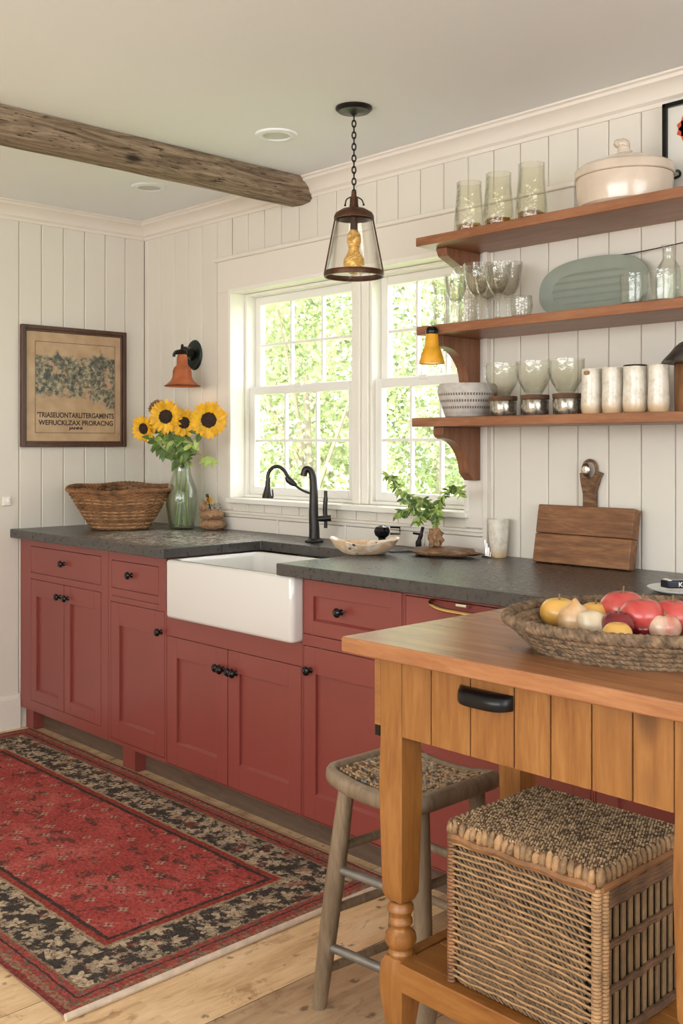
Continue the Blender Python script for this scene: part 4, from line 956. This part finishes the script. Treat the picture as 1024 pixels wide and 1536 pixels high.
# ---------------------------------------------------------------- pendant
qx, qy = -2.440, 2.372
T = thing('pendant_lamp', (qx, qy, ZC), 'glass lantern pendant hanging on a dark chain from the ceiling', 'lamp')
MB().lathe([(.001, 0), (.060, 0), (.061, -.006), (.052, -.014), (.015, -.018), (.001, -.03)][::-1], (qx, qy, ZC), 40).build('canopy', M['bronze'], T)
w = MB(); zc = ZC - .022; k = 0
while zc > 2.115:
    ln = .024; A = RV if k % 2 else DV; n = 14
    w.tube([V((qx, qy, zc - ln / 2)) + A * (.0062 * math.cos(2*PI*i/n)) + V((0, 0, (ln / 2) * math.sin(2*PI*i/n))) for i in range(n)], .0023, 6, True); zc -= .0190; k += 1
w.build('chain', M['black'], T)
ztop = 2.068; zbot = 1.852
MB().lathe([(.001, .062), (.008, .060), (.009, .045), (.013, .043), (.014, .020), (.016, .008), (.040, .002), (.060, -.010), (.0655, -.020), (.0655, -.030), (.058, -.030)][::-1], (qx, qy, ztop), 40, cap0=False).build('cap', M['rust'], T)
w = MB(); w.tube(spline([(qx - .020, qy - .021, ztop + .018), (qx - .016, qy - .017, ztop + .036), (qx, qy, ztop + .045), (qx + .016, qy + .017, ztop + .036), (qx + .022, qy + .023, ztop + .020)], 5), .0022, 6); w.blob((qx - .02, qy - .021, ztop + .016), .004, 8, 6); w.blob((qx + .022, qy + .023, ztop + .018), .004, 8, 6); w.build('yoke', M['black'], T)
w = MB(); h = ztop - .03 - zbot
w.lathe([(.058, h), (.094, .004), (.092, .004), (.056, h)], (qx, qy, zbot), 48, cap0=False, cap1=False); w.build('glass_shade', glass('lantern_glass', (.975, .975, .96), ior=1.45), T)
for q in (0, 2):
    a = math.radians(46.5 + 90 * q); w = MB(); w.tube([(qx + .062 * math.cos(a), qy + .062 * math.sin(a), ztop - .028), (qx + .097 * math.cos(a), qy + .097 * math.sin(a), zbot + .008)], .0026, 8); w.build('frame_bar', M['rust'], T)
w = MB(); w.lathe([(.092, -.004), (.098, -.004), (.100, .006), (.098, .014), (.093, .014), (.092, -.004)], (qx, qy, zbot), 48, cap0=False, cap1=False); w.build('bottom_ring', M['rust'], T)
MB().lathe([(.012, 0), (.012, -.045), (.001, -.046)][::-1], (qx, qy, ztop - .02), 20).build('socket', M['rust'], T)
w = MB(); w.lathe([(.013, .148), (.022, .132), (.024, .110), (.018, .088), (.020, .074), (.034, .052), (.036, .036), (.028, .014), (.012, .004), (.001, .002)][::-1], (qx, qy, zbot + .002), 30, wob=.03, wn=6)
w.build('bulb', M['bulb'], T)
def lamp(name, kind, loc, power, color, size=.03):
    l = bpy.data.lights.new(name, kind); l.energy = power; l.color = color; l.shadow_soft_size = size
    o = bpy.data.objects.new(name, l); COL.objects.link(o); o.location = loc; return o
lamp('sconce_glow', 'POINT', (lx, ly, zb + .005), .25, (1, .75, .5), .02)

# ---------------------------------------------------------------- rug
rx, ry = -4.395 + HX + .0, 1.155 + HY
w = MB(); nx, ny = 60, 30; vs = []; fs = []
for j in range(ny + 1):
    for i in range(nx + 1):
        X = rx - HX + 2 * HX * i / nx; Y = ry - HY + 2 * HY * j / ny
        vs.append((X + .004 * mnoise.noise(V((0, Y * 5, 2))), Y + .004 * mnoise.noise(V((X * 4, 0, 5))), .0085 + .0012 * mnoise.noise(V((X * 5, Y * 5, 0)))))
for j in range(ny):
    for i in range(nx): a = j * (nx + 1) + i; fs.append((a, a + 1, a + nx + 2, a + nx + 1))
w.add(vs, fs); T = thing('rug', (rx, ry, 0), 'red oriental rug with dark floral border in front of the cabinets', 'rug')
w.build('pile', M['rug'], T)
w = MB(); w.box(rx - HX + .002, rx + HX - .002, ry - HY + .002, ry + HY - .002, 0, .0072); w.build('backing', M['tape'], T)
w = MB(); w.tube([(rx + HX, ry - HY + 2 * HY * i / 20 + (-.003 if i == 0 else 0), .0085) for i in range(21)], .0085, 8); w.build('binding', M['bind'], T, label='cream binding')
w = MB(); w.tube([(rx - HX + 2 * HX * i / 20, ry + HY, .0055) for i in range(21)], .005, 8); w.build('binding', M['tape'], T)

# ---------------------------------------------------------------- pine worktable
TX0, TX1, TY0, TY1, TZ = -1.437, -.60, 1.362, 1.985, .930
T = thing('pine_table', (-1.02, 1.67, 0), 'honey pine table with reddish top and planked apron, in the foreground', 'table')
ys = [TY0, TY0 + .2, TY0 + .405, TY1]
w = MB(); w.box(TX0, TX1, TY0, TY1, TZ - .030, TZ); w.build('tabletop', M['tabletop'], T, bevel=.004, seg=3)
w = MB(); sx = [-1.316, -1.243, -1.152, -1.058, -.985, -.908, -.836, -.767]
for a, b in zip(sx, sx[1:]):
    e = .0025; w.prism([(a + .001, 1.412), (a + .001, 1.400 + e), (a + .001 + e, 1.400), (b - .001 - e, 1.400), (b - .001, 1.400 + e), (b - .001, 1.412)], 'z', .755, TZ - .030)
w.mi = 1; w.box(-1.316, -.767, 1.408, 1.416, .757, TZ - .031)
ap = w.build('apron', [M['pine'], M['dark']], T)
for (x0, x1, y0, y1, z0) in ((-1.385, -1.369, 1.40, 1.80, .765), (-1.316, -.767, 1.79, 1.806, .755), (-.71, -.695, 1.42, 1.80, .755)):
    MB().box(x0, x1, y0, y1, z0, TZ - .030).build('apron', M['pinex'], T, bevel=.002)
MB().box(-1.3845, -1.372, 1.402, 1.425, .745, .765).build('stop', M['black'], T)
w = MB(); n = 16; px0, px1 = -1.172, -1.058; loops = []
for i in range(n + 1):
    a = i / n; X = px0 + (px1 - px0) * a; k = (1 - abs(2 * a - 1) ** 3.5) ** .5; k = max(k, .12)
    loops.append([(X, 1.4, .876), (X, 1.4 - .014 * k, .8765), (X, 1.4 - .026 * k, .870), (X, 1.4 - .030 * k, .858), (X, 1.4 - .026 * k, .848 + .004 * (1 - k)), (X, 1.4 - .020 * k, .850), (X, 1.4, .852)])
w.loft(loops); w.build('cup_pull', M['black'], ap, angle=50)
def leg(w, x, y, s=.0275):
    sq = lambda k, z: [(x - k, y - k, z), (x + k, y - k, z), (x + k, y + k, z), (x - k, y + k, z)]
    w.loft([sq(s, TZ - .03), sq(s, .74), sq(s * 1.08, .66), sq(s * .93, .47), sq(s * .90, .452), sq(s * .70, .438)])
    w.lathe([(.018, .436), (.024, .428), (.025, .420), (.020, .412), (.018, .408), (.0225, .402), (.023, .396), (.018, .388), (.019, .384), (.0285, .375), (.0305, .364), (.027, .354), (.021, .349), (.022, .344), (.024, .340), (.023, .334), (.020, .330)][::-1], (x, y, 0), 28)
    w.loft([sq(s * .75, .334), sq(s * .98, .322), sq(s * 1.05, .30), sq(s * 1.03, .265), sq(s * .75, .20), sq(s * .6, .12), sq(s * .75, .03), sq(s * .65, 0)])
for x, y in ((-1.342, 1.4275), (-.739, 1.4275), (-1.342, 1.79), (-.739, 1.79)):
    w = MB(); leg(w, x, y); w.build('leg', M['pine'], T, bevel=.0025)
MB().box(-1.322, -.76, 1.400, 1.430, .280, .333).build('rail', M['pinex'], T, bevel=.003)
MB().box(-1.322, -.76, 1.775, 1.80, .280, .333).build('rail', M['pinex'], T, bevel=.003)
for x in (-1.342, -.739): MB().box(x - .012, x + .012, 1.45, 1.77, .285, .333).build('rail', M['pinex'], T, bevel=.003)
w = MB()
for q in range(4): w.box(-1.325, -.755, 1.431 + .0865 * q, 1.516 + .0865 * q, .312, .332)
w.build('lower_shelf', M['pinex'], T, bevel=.002)

# ---------------------------------------------------------------- wicker hamper
hx0, hx1, hy0, hy1, hz0, hz1 = -1.215, -.905, 1.418, 1.690, .333, .600
T = thing('wicker_hamper', ((hx0 + hx1) / 2, (hy0 + hy1) / 2, hz0), 'lidded wicker hamper sitting on the lower shelf of the table', 'hamper')
MB().box(hx0 + .012, hx1 - .012, hy0 + .012, hy1 - .012, hz0 + .002, hz1 - .004).build('lining', M['dark'], T)
random.seed(9)
w = MB(); rows = 23; wd = hx1 - hx0
for i in range(rows):
    z = hz0 + .014 + (hz1 - hz0 - .030) * i / (rows - 1)
    w.tube([(hx0 + .004 + (wd - .008) * j / 40, hy0 + .0015 - .0025 * math.sin(PI * j + PI * i) - .001, z + .0034 * mnoise.noise(V((j * .25, i * 1.7, 0))) + .003 * math.sin(j / 40 * PI)) for j in range(41)], .0020 + random.random() * .0006, 6)
w.mi = 1
for i in range(rows):
    z = hz0 + .008 + (hz1 - hz0 - .022) * i / (rows - 1); n = 27
    for j in range(n):
        x = hx0 + .020 + (wd - .04) * (j + (.5 if i % 2 else 0)) / n; q = random.uniform(-.001, .001)
        w.tube([(x - .0075, hy0 + .006, z + .0105 + q), (x, hy0 + .0025, z + .0045 + q), (x + .0075, hy0 + .006, z - .0030 + q)], .0025, 5)
w.build('front_panel', [M['wick'], plain('wicker_mid', (.14, .082, .038), .65, var=.5, vs=50)], T, angle=70)
w = MB(); w.tube([(hx0 + .004 + (wd - .008) * j / 20, hy0 + .001 + .001 * math.sin(j), hz1 - .006 + .002 * math.sin(j * 1.1)) for j in range(21)], .009, 8)
w.tube([(hx1 - .001, hy0 + .004 + (hy1 - hy0 - .008) * j / 20, hz1 - .006) for j in range(21)], .009, 8)
w.tube([(hx0 + .001, hy0 + .004 + (hy1 - hy0 - .008) * j / 20, hz1 - .006) for j in range(21)], .009, 8); w.build('top_band', M['wickb'], T)
for (x, y) in ((hx0 + .004, hy0 + .004), (hx1 - .006, hy0 + .003), (hx1 - .002, hy0 + .018), (hx1 - .004, hy1 - .004), (hx0 + .004, hy1 - .004)):
    w = MB(); z = hz0 + .004
    while z < hz1 - .004: w.torus((x, y, z), .0052, .0038, 12, 6); z += .0062
    w.build('corner_post', M['wick'] if x > hx0 + .1 else M['wickb'], T)
w = MB(); n = 11
for j in range(n):
    y = hy0 + .036 + (hy1 - hy0 - .056) * j / (n - 1); w.box(hx1 - .008, hx1 - .002, y - .0056, y + .0056, hz0 + .006, hz1 - .012)
w.build('slats', plain('cane_slat', (.20, .125, .062), .5, var=.3, vs=30), T, bevel=.002)
w = MB()
for z, rr in ((hz0 + .010, .006), (hz0 + .090, .0042), (hz0 + .163, .0042), (hz0 + .232, .007), (hz0 + .246, .007)):
    for dz in (-.003, .002): w.tube([(hx1 + .0008 * math.sin(j * 1.7), hy0 + .02 + (hy1 - hy0 - .024) * j / 20, z + dz + .0012 * math.sin(j * 1.3)) for j in range(21)], rr, 7)
w.build('side_bands', M['wickd'], T)
w = MB()
for i in range(14):
    z = hz0 + .012 + .245 * i / 13; w.tube([(hx0 + .002 - .002 * math.sin(j * PI / 2 + i * PI), hy0 + .01 + (hy1 - hy0 - .02) * j / 24, z) for j in range(25)], .004, 5)
w.build('side_panel', M['wickd'], T)
lz = hz1 + .001; w = MB(); w.box(hx0 + .006, hx1 - .004, hy0 + .002, hy1 - .004, lz, lz + .020)
lid = w.build('lid', M['wickd'], T)
w = MB(); nx, ny = 54, 44
for i in range(nx):
    for j in range(ny):
        x = hx0 + .002 + (wd - .002) * (i + .5 + (.25 if j % 2 else -.25)) / nx; y = hy0 + (hy1 - hy0) * (j + .5) / ny
        lt = (i + j) % 2; w.mi = 0 if random.random() < (.85 if lt else .5) else 1
        w.M = Matrix.Translation((x, y, lz + .0205 + random.uniform(0, .0012))) @ Matrix.Rotation(.75 if j % 2 else -.75, 4, 'Z')
        w.blob((0, 0, 0), (.0039, .0025, .0028), 6, 4)
w.build('braided_top', [M['rushlight'], M['rushdark']], lid, angle=80)
w = MB(); n = 24
for j in range(n):
    x = hx0 + .004 + (wd - .002) * j / (n - 1) + random.uniform(-.002, .002); w.mi = random.choice((0, 1, 1)); w.M = Matrix.Translation((x, hy0 + .001, lz + .009 + random.uniform(-.002, .002))) @ Matrix.Rotation(random.uniform(0, .35), 4, 'Y'); w.blob((0, 0, 0), (.0070 + random.uniform(0, .002), .008, .0145 + random.uniform(-.002, .003)), 12, 8, .35, 2.5, j)
n = 18
for j in range(n):
    y = hy0 + .008 + (hy1 - hy0 - .01) * j / (n - 1)
    for xx in (hx1, hx0): w.M = Matrix.Translation((xx, y, lz + .010)); w.blob((0, 0, 0), (.008, .0070, .0145), 8, 6, .15, 2, j)
w.build('coiled_edge', [M['wick'], plain('coil_brown', (.24, .14, .065), .6, var=.5, vs=60, bump=.5, bs=200)], lid, angle=70)

# ---------------------------------------------------------------- stool
ST = .565; scx, scy = -1.565, 1.705
T = thing('stool', (scx, scy, 0), 'greyish wooden stool with woven rush saddle seat beside the table', 'stool')
x0, x1, y0, y1 = -1.712, -1.428, 1.580, 1.835
def sad(x, y):
    return ST - .010 + .018 * ((x - scx) / .14) ** 2
def rail_pts(a, b): return [(a[0] + (b[0] - a[0]) * i / 12, a[1] + (b[1] - a[1]) * i / 12) for i in range(13)]
w = MB()
ring = rrect(x0, x1, y0, y1, .028, 0, 5); big = []
for i in range(len(ring)):
    a, b = V(ring[i]), V(ring[(i + 1) % len(ring)]); m = max(1, int((b - a).length / .025))
    for k in range(m): q = a.lerp(b, k / m); big.append(V((q.x, q.y, sad(q.x, q.y) - .016)))
def prof_tube(P, hw, hz):
    loops = []; N = len(P)
    for i in range(N):
        t = (P[(i + 1) % N] - P[i - 1]).normalized(); s = V((t.y, -t.x, 0)).normalized()
        loops.append([tuple(P[i] + s * hw * math.cos(a) * (abs(math.cos(a)) ** -.25 if abs(math.cos(a)) > .05 else 1) + V((0, 0, hz * math.sin(a)))) for a in [2 * PI * q / 12 for q in range(12)]])
    return loops
w.loft(prof_tube(big, .015, .020), close=True); w.build('seat_frame', M['stoolwood'], T, angle=50)
w = MB(); n1, n2 = 26, 22
for i in range(n1):
    for j in range(n2):
        x = x0 + .018 + (x1 - x0 - .036) * (i + .5) / n1; y = y0 + .018 + (y1 - y0 - .036) * (j + .5) / n2
        w.mi = 0 if random.random() < .62 else (1 if random.random() < .6 else 2)
        w.M = Matrix.Translation((x, y, sad(x, y) - .004 + random.uniform(0, .003))) @ Matrix.Rotation((.55 if j % 2 else -.55) + random.uniform(-.2, .2), 4, 'Z')
        w.blob((0, 0, 0), (.0085, .0048, .0045), 6, 4)
w.build('woven_seat', [M['rushlight'], M['rushdark'], plain('rush_grey', (.22, .20, .17), .9)], T, angle=80)
w = MB(); w.box(x0 + .014, x1 - .014, y0 + .014, y1 - .014, ST - .028, ST - .014); w.build('seat_base', M['rushdark'], T)
FLt, FLb = V((-1.678, 1.612, ST - .02)), V((-1.768, 1.606, 0)); FRt, FRb = V((-1.468, 1.622, ST - .02)), V((-1.468, 1.640, 0))
BLt, BLb = V((-1.672, 1.800, ST - .02)), V((-1.745, 1.83, 0)); BRt, BRb = V((-1.462, 1.800, ST - .02)), V((-1.452, 1.825, 0))
def legt(t, b, rs): 
    P = [t.lerp(b, i / 16) for i in range(17)]; w = MB(); w.tube(P, [rs(i / 16) for i in range(17)], 14); w.build('leg', M['stoolwood'], T)
legt(FLt, FLb, lambda a: .0175 + .004 * math.sin(a * PI)); legt(BLt, BLb, lambda a: .018 + .003 * math.sin(a * PI)); legt(BRt, BRb, lambda a: .018 + .003 * math.sin(a * PI))
def rr_(a):
    z = 1 - a
    return .0195 if z > .40 else (.021 if z > .33 else (.033 - abs(z - .24) * .1))
legt(FRt, FRb, rr_)
def at(a, b, z): k = (a.z - z) / (a.z - b.z); return a.lerp(b, k)
for z in (.335, .150):
    w = MB(); w.tube([at(FLt, FLb, z), at(FRt, FRb, z)], .0105, 12); w.build('footrest', M['steel'], T, label='grey metal stretcher')
for z in (.235, .385, .09):
    w = MB(); w.tube([at(FLt, FLb, z), at(BLt, BLb, z)], [.0105, .0105], 12); w.build('stretcher', M['stoolwood'], T)
for z in (.235, .36):
    w = MB(); w.tube([at(FRt, FRb, z), at(BRt, BRb, z)], .010, 12); w.build('stretcher', M['stoolwood'], T)
    w = MB(); w.tube([at(BLt, BLb, z), at(BRt, BRb, z)], .010, 12); w.build('stretcher', M['stoolwood'], T)

# ---------------------------------------------------------------- braided tray with fruit
bx, by = -.950, 1.690
T = thing('braided_basket', (bx, by, TZ), 'shallow round braided seagrass basket of fruit on the pine table', 'basket')
def tring(k, n=72, ex=0):
    a = .222 + .048 * k + ex; b = .185 + .040 * k + ex
    return [(bx + a * math.cos(2*PI*j/n) * RV.x - b * math.sin(2*PI*j/n) * RV.y, by + a * math.cos(2*PI*j/n) * RV.y + b * math.sin(2*PI*j/n) * RV.x, TZ + .007 + .045 * k) for j in range(n)]
w = MB()
for i, k in enumerate((0, .2, .4, .6, .8)): w.rope(tring(k), .0042, .0058, 3, .030, 6, True, 3)
w.build('braided_side', plain('seagrass_braid', (.20, .13, .072), .85, var=.65, vs=70, bump=.6, bs=220), T, angle=80)
w = MB(); w.rope(tring(1.06), .0055, .0068, 3, .028, 6, True, 4); w.build('rim', plain('seagrass_rim', (.18, .115, .065), .85, var=.65, vs=60, bump=.6, bs=200), T, angle=80)
w = MB(); w.loft([tring(0, 48, -.004), [(p[0], p[1], p[2] + .006) for p in tring(0, 48, -.004)]]); w.build('base', M['rushdark'], T)
FZ = TZ + .014
def pp(px, py, z):
    u = (px - 512) / F; d = DV + RV * u; d.z = (668 - py) / F; t = (z - CAMH) / d.z; return V((d.x * t, d.y * t, z))
def apple(px, py, r, mat, lab, name='apple', cat='fruit', dz=0, stem=True, sq=.92, group=None):
    z = FZ + r * sq + dz; c = pp(px, py, z)
    T = thing(name, (c.x, c.y, z - r * sq), lab, cat, group); w = MB(); loops = []
    n, m = 28, 18
    for i in range(m + 1):
        th = PI * (i / m if 0 < i < m else (.012 if i == 0 else .988)); R = r * (.86 + .14 * math.sin(th)); dz_ = .20 * r * math.exp(-(math.sin(th) / .32) ** 2)
        loops.append([(c.x + R * math.sin(th) * math.cos(2*PI*j/n) * (1 + .02 * math.cos(5 * 2*PI*j/n)), c.y + R * math.sin(th) * math.sin(2*PI*j/n), c.z - math.cos(th) * (R * sq - dz_ * 1.0)) for j in range(n)])
    w.loft(loops); w.build('flesh', mat, T, angle=80)
    if stem: w = MB(); w.tube([(c.x, c.y, c.z + r * .62), (c.x + .003, c.y - .002, c.z + r * 1.02)], .0018, 6); w.build('stem', M['twig'], T)
apple(838, 919, .036, M['yel'], 'round yellow apple at the left of the basket', 'apple')
apple(893, 922, .030, M['yel'], 'small yellow apple behind the onion', 'apple', dz=.002)
apple(934, 914, .044, M['redf'], 'large red apple at the back of the basket', 'apple')
apple(963, 924, .040, M['redf'], 'red apple in the middle, right of the largest red apple', 'apple', dz=.006)
apple(1008, 926, .040, M['redf'], 'rightmost red apple, at the edge of the photo', 'apple', dz=.002)
apple(927, 937, .030, M['darkf'], 'glossy dark red plum in front of the largest red apple', 'plum', dz=.004)
apple(962, 943, .027, M['darkf'], 'flat dark red plum in the middle front of the basket', 'plum', stem=False, sq=.8)
apple(996, 941, .030, M['redcream'], 'cream and red mottled apple, front right in the basket', 'apple')
apple(926, 951, .026, M['yel'], 'small orange-yellow apple low at the front rim', 'apple', stem=False)
c = pp(862, 930, FZ + .030); T = thing('onion', (c.x, c.y, FZ), 'brown-skinned onion leaning on the yellow apple', 'vegetable')
w = MB(); w.lathe([(.002, -.030), (.018, -.027), (.030, -.012), (.032, .004), (.024, .020), (.010, .030), (.004, .038), (.001, .040)], tuple(c), 26, wob=.02, wn=7); w.build('bulb', M['onion'], T)
c = pp(893, 938, FZ + .026); w = MB(); w.M = Matrix.Translation(c) @ Matrix.Rotation(math.radians(46), 4, 'Z') @ Matrix.Rotation(.5, 4, 'Y'); w.blob((0, 0, 0), (.036, .028, .025), 26, 14, .1, 2, 8)
tag(w.build('small_gourd', M['pale'], loc=(c.x, c.y, FZ), angle=60), 'pale cream small gourd beside the onion in the basket', 'vegetable')

# ---------------------------------------------------------------- garden outside
g_ = MB(); g_.box(-40, 15, YB + .2, 45, -.6, -.4); struct(g_.build('ground', M['grass']))
def tree(name, x, y, z0, h, r, lm, lab, seed, n=2600, ls=.13, cat='tree'):
    random.seed(seed); T = thing(name, (x, y, -.4), lab, cat, 'trees and bushes in the garden')
    w = MB(); w.tube(spline([(x, y, -.4), (x + .1, y, z0 + .3), (x - .1, y + .1, z0 + h * .55)], 5), [.08 - .005 * i for i in range(11)], 8)
    for k in range(5): a = k * 1.3; w.tube([(x, y, z0 + .3 + .2 * k), (x + r * .6 * math.cos(a), y + r * .6 * math.sin(a), z0 + h * .5 + .2 * k)], [.03, .012], 6)
    w.build('trunk', M['bark'], T)
    w = MB(); cl = [(random.uniform(-.7, .7) * r, random.uniform(-.7, .7) * r, z0 + random.uniform(.12, .95) * h, random.uniform(.35, .55) * r) for _ in range(16)]
    for k in range(n):
        cx_, cy_, cz_, cr = random.choice(cl); d = V((random.gauss(0, 1), random.gauss(0, 1), random.gauss(0, 1))).normalized() * cr * random.uniform(.6, 1) ; p = V((x + cx_, y + cy_, cz_)) + d
        a = V((random.gauss(0, 1), random.gauss(0, 1), random.gauss(0, .6))).normalized() * ls * random.uniform(.6, 1.2); b = a.cross(V((random.gauss(0, 1), random.gauss(0, 1), random.gauss(0, 1)))).normalized() * ls * .4
        w.add([p, p + a * .5 + b, p + a, p + a * .5 - b], [(0, 1, 2, 3)])
    w.build('foliage', lm, T)
tree('tree', -8.6, 7.6, .1, 3.6, 1.3, M['tl2'], 'light green leafy tree seen through the left window, nearest the glass', 21, 9000, .075)
tree('tree', -11.2, 9.5, .4, 4.8, 1.7, M['tl1'], 'tall mid green tree at the left side of left window', 22, 9000, .10)
tree('tree', -8.6, 10.6, .3, 5.2, 1.8, M['tl3'], 'tall darker tree seen in the right window', 23, 9000, .10)
tree('tree', -11.6, 13.2, .2, 6.0, 2.3, M['tl2'], 'distant light green tree behind the others', 24, 9000, .13)
tree('tree', -14.5, 13.0, .2, 5.6, 2.4, M['tl1'], 'distant mid green tree behind the left window', 25, 9000, .13)
tree('tree', -6.6, 7.9, .9, 3.2, 1.1, M['tl1'], 'slim green tree behind the shelves at the right window', 26, 7000, .07)
tree('bush', -9.4, 8.9, -.4, 1.5, 1.2, M['tl2'], 'low light green bush under the trees', 27, 5000, .08, 'bush')
tree('bush', -6.9, 6.6, -.4, 1.1, .8, M['tl3'], 'low green bush beside the pale boulder', 28, 4000, .06, 'bush')
w = MB(); w.blob((-6.55, 7.7, .0), (1.0, .8, .78), 28, 16, .12, 1.5, 4); tag(w.build('garden_boulder', M['rock'], loc=(-6.55, 7.7, -.4), angle=70), 'large pale rounded boulder outside the right window', 'boulder')

# ---------------------------------------------------------------- light
wd_ = bpy.data.worlds.new('sky'); bpy.context.scene.world = wd_; wd_.use_nodes = True; nt = wd_.node_tree
bg = nt.nodes['Background']; bg.inputs[0].default_value = (.93, .97, 1, 1); bg.inputs[1].default_value = 7.5
sun = lamp('sun', 'SUN', (0, 0, 10), 13.0, (1, .95, .85)); sun.data.angle = math.radians(3); sun.rotation_euler = (V((-.45, .75, -.95))).to_track_quat('-Z', 'Y').to_euler()
def area(name, loc, d, sx, sy, p, c):
    l = bpy.data.lights.new(name, 'AREA'); l.shape = 'RECTANGLE'; l.size = sx; l.size_y = sy; l.energy = p; l.color = c
    o = bpy.data.objects.new(name, l); COL.objects.link(o); o.location = loc; o.rotation_euler = V(d).to_track_quat('-Z', 'Z').to_euler(); return o
area('rear_fill', (-.7, YR + .02, 1.66), (0, 1, .15), 4.3, 1.25, 72, (.96, .985, 1.0))  # added area lamp, soft fill from behind the camera at an unseen opening
area('right_fill', (XR - .02, 0, 1.66), (-1, 0, .25), 3.1, 1.25, 24, (.98, .985, 1))  # second added fill lamp, weaker, by the unseen opening on the right

sc_ = bpy.context.scene
sc_.cycles.transparent_max_bounces = 40
sc_.view_settings.view_transform = 'Standard'; sc_.view_settings.look = 'None'
sc_.view_settings.exposure = -.42; sc_.view_settings.gamma = 1; sc_.view_settings.use_curve_mapping = False
